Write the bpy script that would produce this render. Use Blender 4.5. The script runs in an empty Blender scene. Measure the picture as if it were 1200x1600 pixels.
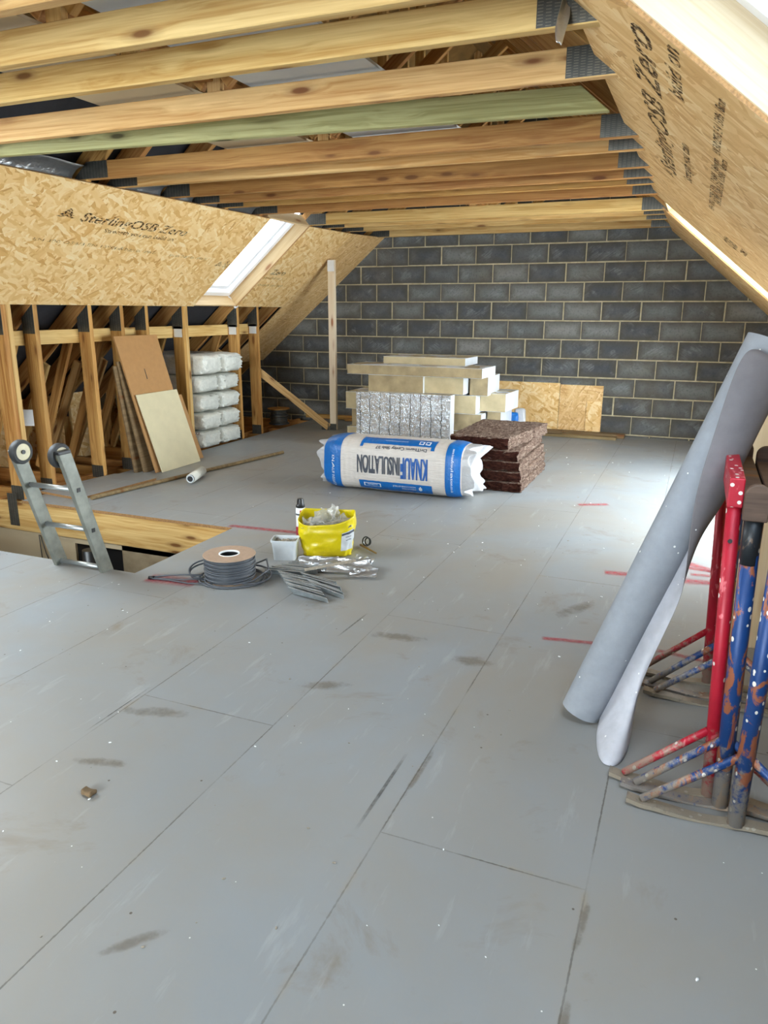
import bpy, bmesh, math, random
from mathutils import Vector, Matrix, noise
R = math.radians
C = bpy.context.scene.collection
SC = bpy.context.scene

# ------------------------------------------------------------------ camera, sky, exposure
cam_d = bpy.data.cameras.new('camera'); cam = bpy.data.objects.new('camera', cam_d); C.objects.link(cam)
yaw, pit, roll = 0.39124, 0.26445, 0.00305
F = Vector((-math.sin(yaw)*math.cos(pit), math.cos(yaw)*math.cos(pit), -math.sin(pit)))
R0 = Vector((math.cos(yaw), math.sin(yaw), 0)); U0 = R0.cross(F)
RR = math.cos(roll)*R0 + math.sin(roll)*U0; UU = -math.sin(roll)*R0 + math.cos(roll)*U0
cam.matrix_world = Matrix(((RR.x, UU.x, -F.x, 0), (RR.y, UU.y, -F.y, 0), (RR.z, UU.z, -F.z, 1.491), (0, 0, 0, 1)))
cam_d.sensor_fit = 'VERTICAL'; cam_d.sensor_height = 36.0; cam_d.lens = 1162.8/1600*36.0
cam_d.clip_start = 0.02
SC.camera = cam
SC.view_settings.view_transform = 'Standard'; SC.view_settings.look = 'None'
SC.view_settings.gamma = 1.0; SC.view_settings.use_curve_mapping = False
SC.view_settings.exposure = 0.0
SC.cycles.max_bounces = 10; SC.cycles.diffuse_bounces = 7; SC.cycles.transparent_max_bounces = 12
SC.cycles.caustics_reflective = False; SC.cycles.caustics_refractive = False
SKY = 31.0
world = bpy.data.worlds.new('sky'); SC.world = world; world.use_nodes = True
bg = world.node_tree.nodes['Background']; bg.inputs[0].default_value = (0.84, 0.925, 1.0, 1); bg.inputs[1].default_value = SKY

# ------------------------------------------------------------------ roof geometry
TH = R(40.28); ST, CT = math.sin(TH), math.cos(TH); TT = math.tan(TH)
XC = -2.19                                   # ridge line
def zs(X): return 2.40 - TT*(abs(X - XC) - 1.743)     # lining plane height
def sp(side, X, n, Y):                       # point above the lining plane; side -1 left, +1 right
    return Vector((X + side*ST*n, Y, zs(X) + CT*n))
GY = 9.52
# windows: name, side, X top, X bottom, Y0, Y1
WINS = [('window_1', -1, -4.00, -4.955, 6.75, 7.55), ('window_2', 1, -0.42, 0.60, 0.90, 2.22),
        ('window_3', 1, -0.38, 0.575, 6.75, 7.56), ('window_4', -1, -4.00, -4.955, 2.05, 3.42)]
for nm, side, xt, xb, y0, y1 in WINS:        # sky portals in the real openings
    L = bpy.data.lights.new(nm + '_portal', 'AREA'); L.shape = 'RECTANGLE'
    a = sp(side, xt, 0.30, 0); b = sp(side, xb, 0.30, 0)
    L.size = (y1 - y0); L.size_y = (a - b).length
    o = bpy.data.objects.new(nm + '_portal', L); C.objects.link(o)
    ctr = (a + b)/2; ctr.y = (y0 + y1)/2
    zax = Vector((side*ST, 0, CT)); xax = Vector((0, 1, 0)); yax = zax.cross(xax)
    o.matrix_world = Matrix(((xax.x, yax.x, zax.x, ctr.x), (xax.y, yax.y, zax.y, ctr.y), (xax.z, yax.z, zax.z, ctr.z), (0, 0, 0, 1)))
    L.cycles.is_portal = True

GWX0, GWX1, GWZ0, GWZ1 = -3.55, -0.85, 0.45, 2.3        # unseen glazed opening added behind the viewer as fill light
L = bpy.data.lights.new('gable_window_portal', 'AREA'); L.shape = 'RECTANGLE'; L.size = GWX1 - GWX0; L.size_y = GWZ1 - GWZ0; L.cycles.is_portal = True
o = bpy.data.objects.new('gable_window_portal', L); C.objects.link(o)
o.matrix_world = Matrix.Translation(((GWX0 + GWX1)/2, -2.72, (GWZ0 + GWZ1)/2)) @ Matrix.Rotation(R(-90), 4, 'X') @ Matrix.Rotation(R(180), 4, 'X')

RWY0, RWY1, RWZ0, RWZ1 = 4.76, 7.36, 0.12, 1.46          # unseen low opening added in the right knee wall for side light
L = bpy.data.lights.new('added_side_portal', 'AREA'); L.shape = 'RECTANGLE'; L.size = RWZ1 - RWZ0; L.size_y = RWY1 - RWY0; L.cycles.is_portal = True
o = bpy.data.objects.new('added_side_portal', L); C.objects.link(o)
o.matrix_world = Matrix.Translation((0.80, (RWY0 + RWY1)/2, (RWZ0 + RWZ1)/2)) @ Matrix.Rotation(R(90), 4, 'Y')

# ------------------------------------------------------------------ node helpers
class NT:
    def __init__(s, name):
        s.m = bpy.data.materials.new(name); s.m.use_nodes = True; s.t = s.m.node_tree
        s.b = s.t.nodes['Principled BSDF']; s.out = s.t.nodes['Material Output']
    def n(s, typ, **kw):
        nd = s.t.nodes.new(typ)
        for k, v in kw.items():
            if k.startswith('i_'): nd.inputs[k[2:]].default_value = v
            else: setattr(nd, k, v)
        return nd
    def l(s, a, b): s.t.links.new(a, b)
    def set(s, sock, v):
        if hasattr(v, 'is_linked') or isinstance(v, bpy.types.NodeSocket): s.l(v, sock)
        else: sock.default_value = v
    def math(s, op, a, b=0.0, c=0.0, clamp=False):
        nd = s.n('ShaderNodeMath', operation=op, use_clamp=clamp)
        for i, v in enumerate((a, b, c)): s.set(nd.inputs[i], v)
        return nd.outputs[0]
    def vmath(s, op, a, b=(0, 0, 0)):
        nd = s.n('ShaderNodeVectorMath', operation=op); s.set(nd.inputs[0], a); s.set(nd.inputs[1], b); return nd.outputs[0]
    def coord(s, kind='Object'): return s.n('ShaderNodeTexCoord').outputs[kind]
    def mapping(s, v, scale=(1, 1, 1), rot=(0, 0, 0), loc=(0, 0, 0)):
        nd = s.n('ShaderNodeMapping'); s.l(v, nd.inputs[0]); s.set(nd.inputs['Location'], loc)
        nd.inputs['Rotation'].default_value = rot; nd.inputs['Scale'].default_value = scale; return nd.outputs[0]
    def noise(s, v, scale=5.0, detail=3.0, rough=0.55, dist=0.0, col=False):
        nd = s.n('ShaderNodeTexNoise'); s.l(v, nd.inputs['Vector']); nd.inputs['Scale'].default_value = scale
        nd.inputs['Detail'].default_value = detail; nd.inputs['Roughness'].default_value = rough; nd.inputs['Distortion'].default_value = dist
        return nd.outputs['Color' if col else 'Fac']
    def vor(s, v, scale=5.0, feature='F1', out='Distance', rnd=1.0):
        nd = s.n('ShaderNodeTexVoronoi', feature=feature); s.l(v, nd.inputs['Vector']); nd.inputs['Scale'].default_value = scale
        nd.inputs['Randomness'].default_value = rnd; return nd.outputs[out]
    def ramp(s, f, stops, interp='LINEAR'):
        nd = s.n('ShaderNodeValToRGB'); s.l(f, nd.inputs[0]); cr = nd.color_ramp; cr.interpolation = interp
        while len(cr.elements) > 1: cr.elements.remove(cr.elements[0])
        for i, (p, c) in enumerate(stops):
            e = cr.elements[0] if i == 0 else cr.elements.new(p)
            e.position = p; e.color = (c[0], c[1], c[2], 1) if not isinstance(c, (int, float)) else (c, c, c, 1)
        return nd.outputs[0]
    def mix(s, f, a, b, mode='MIX'):
        nd = s.n('ShaderNodeMix', data_type='RGBA', blend_type=mode)
        s.set(nd.inputs[0], f); 
        for i, v in ((6, a), (7, b)):
            if isinstance(v, tuple): nd.inputs[i].default_value = (v[0], v[1], v[2], 1)
            else: s.l(v, nd.inputs[i])
        return nd.outputs[2]
    def sep(s, v):
        nd = s.n('ShaderNodeSeparateXYZ'); s.l(v, nd.inputs[0]); return nd.outputs
    def rnd(s): return s.n('ShaderNodeObjectInfo').outputs['Random']
    def bump(s, h, strength=0.3, dist=0.01):
        nd = s.n('ShaderNodeBump'); nd.inputs['Strength'].default_value = strength; nd.inputs['Distance'].default_value = dist
        s.l(h, nd.inputs['Height']); s.l(nd.outputs[0], s.b.inputs['Normal'])
    def fin(s, col=None, rough=0.6, metal=0.0, spec=0.5):
        if col is not None:
            if isinstance(col, tuple): s.b.inputs['Base Color'].default_value = (*col, 1)
            else: s.l(col, s.b.inputs['Base Color'])
        s.set(s.b.inputs['Roughness'], rough); s.b.inputs['Metallic'].default_value = metal
        s.b.inputs['Specular IOR Level'].default_value = spec
        return s.m
def srgb(r, g, b):
    f = lambda c: (c/255/12.92 if c/255 <= 0.04045 else ((c/255 + 0.055)/1.055)**2.4)
    return (f(r), f(g), f(b))
def plain(name, rgb, rough=0.6, metal=0.0, spec=0.5, bump=0.0, vary=0.12, scale=30):
    t = NT(name); v = t.coord(); n = t.noise(v, scale, 4)
    d = tuple(c*(1 - vary) for c in rgb); u = tuple(min(1, c*(1 + vary)) for c in rgb)
    t.fin(t.ramp(n, [(0.3, d), (0.7, u)]), rough, metal, spec)
    if bump: t.bump(n, bump, 0.004)
    return t.m

def wood(name, base, dark, knot=srgb(112, 66, 32), tint=0.16, rough=0.62, knots=1.0, streak=1.0):
    t = NT(name); v0 = t.coord(); r = t.rnd()
    off = t.n('ShaderNodeCombineXYZ'); t.l(t.math('MULTIPLY', r, 37.0), off.inputs[0]); t.l(t.math('MULTIPLY', r, 11.3), off.inputs[1]); t.l(t.math('MULTIPLY', r, 23.7), off.inputs[2])
    v = t.vmath('ADD', v0, off.outputs[0])
    kv = t.mapping(v, (3.3, 12.0, 12.0)); kd = t.vor(kv, 1.0)
    # the rings flow around the knots
    warp = t.math('MULTIPLY', t.math('SUBTRACT', 0.55, kd, clamp=True), 0.9)
    g = t.mapping(v, (0.9, 26.0, 26.0)); gn = t.n('ShaderNodeVectorMath', operation='ADD'); t.l(g, gn.inputs[0])
    cw = t.n('ShaderNodeCombineXYZ'); t.l(warp, cw.inputs[1]); t.l(warp, cw.inputs[2]); t.l(cw.outputs[0], gn.inputs[1])
    n1 = t.noise(gn.outputs[0], 1.0, 4, 0.6, 0.6)
    n2 = t.noise(t.mapping(v, (2.5, 120, 120)), 1.0, 2)
    big = t.noise(t.mapping(v, (0.8, 4, 4)), 1.0, 2)
    f = t.math('ADD', t.math('MULTIPLY', n1, 0.8*streak), t.math('MULTIPLY', n2, 0.35))
    col = t.ramp(f, [(0.36, base), (0.52, tuple((a*0.62 + b*0.38) for a, b in zip(base, dark))), (0.72, dark)])
    col = t.mix(t.math('MULTIPLY', big, 0.45), col, dark)
    km = t.ramp(kd, [(0.0, 1.0), (0.13, 0.95), (0.20, 0.35), (0.36, 0.0)])
    ksel = t.math('GREATER_THAN', t.vor(kv, 1.0, out='Color'), 0.50)
    kf = t.math('MULTIPLY', t.math('MULTIPLY', km, ksel), knots)
    col = t.mix(kf, col, knot)
    hs = t.n('ShaderNodeHueSaturation'); t.l(col, hs.inputs['Color'])
    t.l(t.math('ADD', 1.0 - tint, t.math('MULTIPLY', t.math('FRACT', t.math('MULTIPLY', r, 7.31)), 2*tint)), hs.inputs['Value'])
    t.l(t.math('ADD', 0.500, t.math('MULTIPLY', t.math('FRACT', t.math('MULTIPLY', r, 3.77)), 0.014)), hs.inputs['Hue'])
    t.bump(f, 0.18, 0.003)
    return t.fin(hs.outputs[0], rough, 0, 0.3)

def osb(name, cols, grain=0.0, scale=1.0, rough=0.6, contrast=1.0, aniso=(13, 52)):
    t = NT(name); v0 = t.coord()
    wob = t.vmath('SUBTRACT', t.noise(v0, 9.0, 2, col=True), (0.5, 0.5, 0.5))
    nd = t.n('ShaderNodeVectorMath', operation='SCALE'); t.l(wob, nd.inputs[0]); nd.inputs['Scale'].default_value = 0.05
    v = t.vmath('ADD', v0, nd.outputs[0])
    col = None; hts = None
    for k, (ang, thr) in enumerate(((0.15, 0.0), (0.95, 0.52), (-0.75, 0.55), (1.65, 0.66), (0.45, 0.60))):
        mv = t.mapping(v, (aniso[0]*scale, aniso[1]*scale, 1.0), loc=(k*7.3, k*3.1, 0))
        rv = t.mapping(v, rot=(0, 0, ang + grain)); mv = t.mapping(rv, (aniso[0]*scale, aniso[1]*scale, 1.0), loc=(k*7.3, k*3.1, 0))
        vc = t.n('ShaderNodeTexVoronoi', feature='F1', voronoi_dimensions='2D'); t.l(mv, vc.inputs['Vector']); vc.inputs['Scale'].default_value = 1.0
        s3 = t.n('ShaderNodeSeparateColor'); t.l(vc.outputs['Color'], s3.inputs[0])
        fine = t.noise(t.mapping(rv, (14, 220, 1)), 1.0, 2)
        tone = t.math('ADD', t.math('MULTIPLY', s3.outputs[0], 0.8), t.math('MULTIPLY', fine, 0.25))
        c = t.ramp(tone, cols)
        if col is None: col = c; hts = s3.outputs[1]
        else:
            sel = t.math('GREATER_THAN', s3.outputs[1], thr)
            col = t.mix(sel, col, c)
            hts = t.math('ADD', t.math('MULTIPLY', hts, t.math('SUBTRACT', 1.0, sel)), t.math('MULTIPLY', sel, s3.outputs[2]))
    big = t.noise(v0, 2.0, 2)
    col = t.mix(t.math('MULTIPLY', big, 0.25), col, cols[1][1])
    t.bump(hts, 0.35*contrast, 0.004)
    return t.fin(col, rough, 0, 0.35)

# ------------------------------------------------------------------ materials
M = {}
M['wood'] = wood('spruce', srgb(234, 200, 142), srgb(180, 130, 72), tint=0.1)
M['wood_dark'] = wood('spruce_darker', srgb(214, 166, 102), srgb(150, 96, 48), tint=0.1)
M['wood_red'] = wood('redwood_timber', srgb(206, 152, 92), srgb(150, 96, 50), tint=0.08)
M['wood_green'] = wood('treated_timber', srgb(196, 190, 140), srgb(138, 130, 82), knot=srgb(66, 58, 28), tint=0.03)
M['wood_pale'] = wood('planed_spruce', srgb(238, 224, 200), srgb(218, 192, 156), knot=srgb(160, 104, 70), tint=0.04, rough=0.5, streak=0.8)
M['reveal'] = wood('reveal_lining_spruce', srgb(218, 190, 150), srgb(190, 152, 108), knot=srgb(150, 96, 62), tint=0.03, rough=0.5, streak=0.9)
M['reveal_pale'] = wood('reveal_lining_pale_spruce', srgb(206, 190, 166), srgb(182, 158, 128), knot=srgb(140, 92, 66), tint=0.02, rough=0.5, streak=0.9)
M['wood_grey'] = wood('weathered_plank', srgb(150, 124, 90), srgb(104, 82, 56), tint=0.1)
oc = [(0.0, srgb(160, 104, 52)), (0.18, srgb(216, 168, 100)), (0.5, srgb(236, 198, 136)), (0.8, srgb(243, 212, 156)), (1.0, srgb(250, 230, 186))]
M['osb'] = osb('osb_smooth', oc, aniso=(10, 38), contrast=1.3)
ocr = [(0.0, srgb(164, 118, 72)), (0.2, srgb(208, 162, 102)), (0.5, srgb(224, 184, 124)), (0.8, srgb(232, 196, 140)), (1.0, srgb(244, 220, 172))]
M['osb_streaked'] = osb('osb_streaked_brown', ocr, grain=R(90), aniso=(9, 60), contrast=1.5)  # slightly browner, with flakes turned across the board
M['osb_right'] = osb('osb_right_face', ocr, grain=R(62), aniso=(6.5, 30), contrast=1.4)
M['chip'] = plain('chipboard_edge', srgb(150, 112, 70), 0.9, bump=0.3, vary=0.3, scale=120)

def floor_mat():
    t = NT('coated_floor_boards'); v = t.coord(); s = t.sep(v)
    u = t.math('DIVIDE', t.math('ADD', s[0], 0.13), 0.594); row = t.math('FLOOR', u); fu = t.math('SUBTRACT', u, row)
    du = t.math('MULTIPLY', t.math('MINIMUM', fu, t.math('SUBTRACT', 1.0, fu)), 0.594)
    w = t.math('DIVIDE', t.math('SUBTRACT', t.math('SUBTRACT', s[1], 1.735), t.math('ADD', t.math('MULTIPLY', t.math('ADD', row, 1.0), 0.885), t.math('MULTIPLY', t.math('COMPARE', row, -3.0, 0.1), -0.245))), 2.4)
    fw = t.math('FRACT', w); dw = t.math('MULTIPLY', t.math('MINIMUM', fw, t.math('SUBTRACT', 1.0, fw)), 2.4)
    rag = t.math('MULTIPLY', t.math('SUBTRACT', t.noise(v, 70, 3), 0.5), 0.006)
    d = t.math('ADD', t.math('MINIMUM', du, dw), rag)
    line = t.ramp(t.math('MULTIPLY', d, 100), [(0.0, 1.0), (0.16, 1.0), (0.30, 0.0)])
    brk = t.ramp(t.noise(v, 3.2, 3), [(0.36, 0.12), (0.58, 0.75)])
    line = t.math('MULTIPLY', line, brk)
    halo = t.math('MULTIPLY', t.ramp(t.math('MULTIPLY', d, 30), [(0.0, 1.0), (0.5, 0.0)]), t.ramp(t.noise(v, 5.5, 3), [(0.52, 0.0), (0.68, 0.65)]))
    base = t.mix(t.noise(v, 1.3, 4), srgb(130, 135, 138), srgb(148, 153, 156))
    wn = t.n('ShaderNodeTexWhiteNoise', noise_dimensions='2D'); cb = t.n('ShaderNodeCombineXYZ'); t.l(row, cb.inputs[0]); t.l(t.math('FLOOR', w), cb.inputs[1]); t.l(cb.outputs[0], wn.inputs['Vector'])
    base = t.mix(t.math('MULTIPLY', wn.outputs['Value'], 0.35), base, srgb(132, 132, 129))
    # site dust trodden over the middle of the room, denser in patches
    dust = t.ramp(t.noise(v, 0.75, 5, 0.6, 0.8), [(0.38, 0.0), (0.64, 0.6)])
    base = t.mix(dust, base, srgb(142, 133, 118))
    dirt = t.ramp(t.noise(v, 2.6, 6, 0.68, 0.5), [(0.58, 0.0), (0.74, 0.6)])
    base = t.mix(dirt, base, srgb(116, 101, 80))
    scuff = t.ramp(t.noise(t.mapping(v, (14, 2.2, 1), rot=(0, 0, 0.3)), 1.0, 5, 0.65), [(0.60, 0.0), (0.78, 0.35)])
    base = t.mix(scuff, base, srgb(182, 186, 187))
    base = t.mix(t.math('MULTIPLY', halo, 0.7), base, srgb(146, 132, 108))
    base = t.mix(line, base, srgb(82, 77, 70))
    speck = t.vor(v, 9.0); sm = t.math('MULTIPLY', t.math('LESS_THAN', speck, 0.035), t.math('GREATER_THAN', t.vor(v, 9.0, out='Color'), 0.45))
    base = t.mix(sm, base, srgb(86, 78, 68))
    speck2 = t.vor(t.mapping(v, loc=(3, 5, 0)), 14.0); sm2 = t.math('MULTIPLY', t.math('LESS_THAN', speck2, 0.03), t.math('GREATER_THAN', t.vor(t.mapping(v, loc=(3, 5, 0)), 14.0, out='Color'), 0.6))
    base = t.mix(sm2, base, srgb(222, 222, 218))
    rg = t.math('ADD', 0.40, t.math('MULTIPLY', t.noise(v, 3.0, 4), 0.22))
    h = t.math('SUBTRACT', t.math('MULTIPLY', t.noise(v, 60, 3), 0.12), line)
    t.bump(h, 0.25, 0.002)
    return t.fin(base, rg, 0, 0.42)
M['floor'] = floor_mat()

def block_mat():
    t = NT('concrete_block'); v = t.coord()
    at = t.n('ShaderNodeAttribute', attribute_name='rnd'); sc = t.n('ShaderNodeSeparateColor'); t.l(at.outputs['Color'], sc.inputs[0])
    base = t.ramp(sc.outputs[0], [(0.0, srgb(78, 80, 83)), (0.2, srgb(104, 106, 105)), (0.8, srgb(121, 121, 117)), (1.0, srgb(134, 133, 128))])
    base = t.mix(t.ramp(t.noise(v, 3.0, 5, 0.65), [(0.4, 0.0), (0.7, 0.45)]), base, srgb(134, 136, 136))
    base = t.mix(t.ramp(t.noise(v, 1.3, 3), [(0.55, 0.0), (0.75, 0.35)]), base, srgb(122, 108, 80))
    # combed keying marks, slanting either way from block to block
    ang = t.math('MULTIPLY', t.math('SUBTRACT', t.math('GREATER_THAN', sc.outputs[1], 0.5), 0.5), 2.0)
    s = t.sep(v); q = t.math('ADD', s[2], t.math('MULTIPLY', t.math('MULTIPLY', s[0], ang), 0.7))
    cb = t.n('ShaderNodeCombineXYZ'); t.l(q, cb.inputs[0]); t.l(t.math('MULTIPLY', s[0], 0.12), cb.inputs[1])
    comb = t.noise(t.mapping(cb.outputs[0], (62, 62, 1)), 1.0, 2, 0.6, 1.0)
    patch = t.ramp(t.noise(v, 5.0, 3), [(0.42, 0.0), (0.6, 1.0)])
    cm = t.math('MULTIPLY', comb, patch)
    base = t.mix(t.math('MULTIPLY', t.ramp(cm, [(0.35, 0.0), (0.62, 1.0)]), 0.38), base, srgb(150, 153, 154))
    base = t.mix(t.ramp(t.noise(v, 45, 3), [(0.3, 0.35), (0.5, 0.0)]), base, srgb(60, 62, 64))
    # darker damp margin round each block
    uv = t.sep(t.coord('UV')); mu = t.math('MINIMUM', uv[0], t.math('SUBTRACT', 1.0, uv[0])); mv = t.math('MULTIPLY', t.math('MINIMUM', uv[1], t.math('SUBTRACT', 1.0, uv[1])), 0.5)
    mg = t.math('ADD', t.math('MINIMUM', mu, mv), t.math('MULTIPLY', t.math('SUBTRACT', t.noise(v, 9, 3), 0.5), 0.14))
    base = t.mix(t.ramp(mg, [(0.0, 0.75), (0.10, 0.35), (0.2, 0.0)]), base, srgb(84, 80, 70))
    t.bump(t.math('ADD', cm, t.math('MULTIPLY', t.noise(v, 80, 4), 0.6)), 0.5, 0.006)
    return t.fin(base, 0.92, 0, 0.2)
M['block'] = block_mat()
t = NT('mortar'); v = t.coord(); M['mortar'] = t.fin(t.ramp(t.noise(v, 14, 4), [(0.3, srgb(158, 146, 116)), (0.7, srgb(190, 178, 148))]), 0.95, 0, 0.2); t.bump(t.noise(v, 90, 3), 0.4, 0.004)

def plate_mat():
    t = NT('galvanised_nail_plate'); v = t.coord(); m = t.mapping(v, (38, 1, 110)); s = t.sep(m)
    fx = t.math('FRACT', s[0]); fz = t.math('FRACT', t.math('ADD', s[2], t.math('MULTIPLY', t.math('FLOOR', s[0]), 0.5)))
    slot = t.math('MULTIPLY', t.math('LESS_THAN', t.math('ABSOLUTE', t.math('SUBTRACT', fx, 0.5)), 0.34), t.math('LESS_THAN', t.math('ABSOLUTE', t.math('SUBTRACT', fz, 0.5)), 0.17))
    col = t.mix(slot, srgb(88, 88, 84), srgb(128, 124, 112))
    col = t.mix(t.ramp(t.noise(v, 22, 3), [(0.35, 0.0), (0.7, 0.5)]), col, srgb(66, 66, 64))
    t.bump(slot, 0.6, 0.003)
    return t.fin(col, 0.45, 0.75, 0.5)
M['plate'] = plate_mat()
M['felt'] = plain('dark_roof_membrane', srgb(42, 42, 46), 0.8, bump=0.3, vary=0.2, scale=12)
M['felt_brown'] = plain('brown_roof_felt', srgb(128, 98, 52), 0.85, bump=0.3, vary=0.2, scale=9)
M['board_grey'] = plain('plasterboard_grey', srgb(190, 194, 196), 0.8, vary=0.04, scale=4)
M['board_beige'] = plain('plasterboard_buff', srgb(186, 170, 140), 0.8, vary=0.05, scale=4)
M['pvc'] = plain('white_paint', srgb(240, 242, 245), 0.35, vary=0.02)
M['alu'] = plain('aluminium', srgb(178, 182, 182), 0.42, 0.8, vary=0.12, scale=18, bump=0.08)
M['alu_dirty'] = plain('dirty_aluminium', srgb(124, 126, 118), 0.5, 0.55, vary=0.22, scale=14, bump=0.1)
M['galv'] = plain('galvanised_steel', srgb(190, 197, 200), 0.38, 0.8, vary=0.2, scale=25)
M['rubber'] = plain('black_rubber', srgb(38, 39, 40), 0.6, vary=0.2)
M['cream'] = plain('cream_plastic', srgb(214, 206, 176), 0.5, vary=0.06)
M['black'] = plain('black_plastic', srgb(26, 26, 27), 0.4, vary=0.1)
M['cable'] = plain('grey_cable', srgb(76, 80, 86), 0.5, vary=0.1)
M['card'] = plain('brown_card', srgb(166, 140, 118), 0.85, vary=0.08, scale=40)
M['white'] = plain('white_label', srgb(228, 230, 230), 0.5, vary=0.03)
M['crimson'] = plain('crimson_label', srgb(152, 28, 62), 0.45, vary=0.05)
M['tub'] = plain('white_tub_plastic', srgb(206, 212, 216), 0.4, vary=0.05)
M['blue'] = plain('blue_print', srgb(18, 98, 176), 0.35, vary=0.08)
M['ink'] = plain('dark_print', srgb(70, 74, 84), 0.4, vary=0.05)
M['printblue'] = plain('blue_lettering', srgb(24, 84, 158), 0.4, vary=0.05)
M['dust_grey'] = plain('dusty_rubble', srgb(150, 142, 128), 0.95, vary=0.3, scale=60, bump=0.5)

def film(name, rgb, rough=0.28, scale=24, bump=0.35, stretch=(1, 1, 1), alpha=1.0):
    t = NT(name); v = t.coord(); n = t.noise(t.mapping(v, stretch), scale, 4, 0.6, 0.6)
    t.bump(n, bump, 0.01)
    if alpha < 1.0: t.b.inputs['Alpha'].default_value = alpha
    return t.fin(t.ramp(n, [(0.3, tuple(c*0.86 for c in rgb)), (0.7, rgb)]), rough, 0, 0.5)
M['wrap'] = film('clear_pack_film', srgb(214, 207, 200), 0.25, 18, 0.5, (0.5, 6, 6))
M['wrap_blue'] = film('blue_pack_film', srgb(14, 104, 182), 0.28, 14, 0.5, (3, 3, 3))
M['wrap_white'] = film('white_pack_film', srgb(224, 224, 214), 0.22, 30, 1.0)
M['crumple'] = film('crumpled_film', srgb(196, 196, 198), 0.2, 30, 0.5, (1, 1, 1), 0.85)
M['clearbag'] = film('clear_polythene', srgb(206, 206, 200), 0.15, 26, 0.5, (1, 1, 1), 0.5)
M['yellow'] = film('yellow_bag_plastic', srgb(216, 195, 10), 0.32, 10, 0.4)
def foil_mat():
    t = NT('foil_facing'); v = t.coord(); s = t.sep(v)
    n = t.noise(t.mapping(v, (14, 14, 26)), 1.0, 5, 0.6, 1.4)
    wob = t.math('MULTIPLY', t.noise(t.mapping(v, (1, 1, 5)), 2.0, 3), 0.06)
    fx = t.math('FRACT', t.math('DIVIDE', t.math('ADD', s[0], wob), 0.118))
    line = t.ramp(fx, [(0.0, 1.0), (0.035, 0.9), (0.09, 0.0)])
    col = t.mix(t.ramp(t.noise(t.mapping(v, (5, 5, 9)), 1.0, 5, 0.7), [(0.45, 0.0), (0.7, 0.5)]), srgb(214, 216, 218), srgb(140, 142, 150))
    col = t.mix(t.math('MULTIPLY', line, 0.8), col, srgb(70, 70, 72))
    h = t.math('SUBTRACT', n, t.math('MULTIPLY', line, 0.5)); t.bump(h, 0.9, 0.012)
    return t.fin(col, 0.26, 0.9, 0.5)
M['foil'] = foil_mat()
M['foil_plain'] = film('silver_foil', srgb(206, 208, 210), 0.3, 20, 0.7); M['foil_plain'].node_tree.nodes['Principled BSDF'].inputs['Metallic'].default_value = 0.85
M['pir'] = plain('rigid_foam_core', srgb(190, 174, 138), 0.9, vary=0.10, scale=10, bump=0.2)
M['pir_old'] = plain('weathered_foam_core', srgb(164, 146, 112), 0.9, vary=0.25, scale=7, bump=0.3)
M['foilskin'] = plain('white_foil_face', srgb(226, 230, 234), 0.4, 0.25, vary=0.05, scale=9)
def wool_mat():
    t = NT('mineral_wool'); v = t.coord(); g = t.n('ShaderNodeNewGeometry')
    nn = t.n('ShaderNodeVectorTransform', vector_type='NORMAL', convert_from='WORLD', convert_to='OBJECT'); t.l(g.outputs['True Normal'], nn.inputs[0]); s = t.sep(nn.outputs[0])
    cut = t.math('GREATER_THAN', t.math('ABSOLUTE', s[1]), 0.75)
    f1 = t.noise(t.mapping(v, (30, 8, 90)), 1.0, 5, 0.65, 0.6)
    f2 = t.noise(t.mapping(v, (40, 16, 60), rot=(0.5, 0, 0.4)), 1.0, 5, 0.7, 1.0)
    a = t.ramp(f1, [(0.32, srgb(30, 14, 9)), (0.55, srgb(64, 34, 26)), (0.8, srgb(104, 68, 52))])
    b = t.ramp(f2, [(0.3, srgb(52, 36, 30)), (0.5, srgb(108, 88, 76)), (0.72, srgb(168, 150, 134))])
    t.bump(t.math('ADD', f1, f2), 0.9, 0.02)
    return t.fin(t.mix(cut, b, a), 0.95, 0, 0.1)
M['wool'] = wool_mat()
def membrane_mat(name, rgb):
    t = NT(name); v = t.coord(); n = t.noise(v, 26, 4, 0.6); n2 = t.noise(v, 4, 3)
    col = t.ramp(t.math('ADD', t.math('MULTIPLY', n, 0.5), t.math('MULTIPLY', n2, 0.5)), [(0.35, tuple(c*0.8 for c in rgb)), (0.65, rgb)])
    sp_ = t.math('MULTIPLY', t.math('LESS_THAN', t.vor(v, 26), 0.10), t.math('GREATER_THAN', t.vor(v, 26, out='Color'), 0.7))
    t.bump(n, 0.15, 0.004)
    return t.fin(t.mix(sp_, col, srgb(225, 225, 220)), 0.7, 0, 0.25)
M['membrane'] = membrane_mat('grey_breather_membrane', srgb(146, 150, 156))
M['membrane_in'] = membrane_mat('pale_membrane_face', srgb(186, 186, 192)); M['membrane_dark'] = membrane_mat('darker_membrane_face', srgb(118, 114, 116))  # loose sheet has one pale side and one darker side
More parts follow.
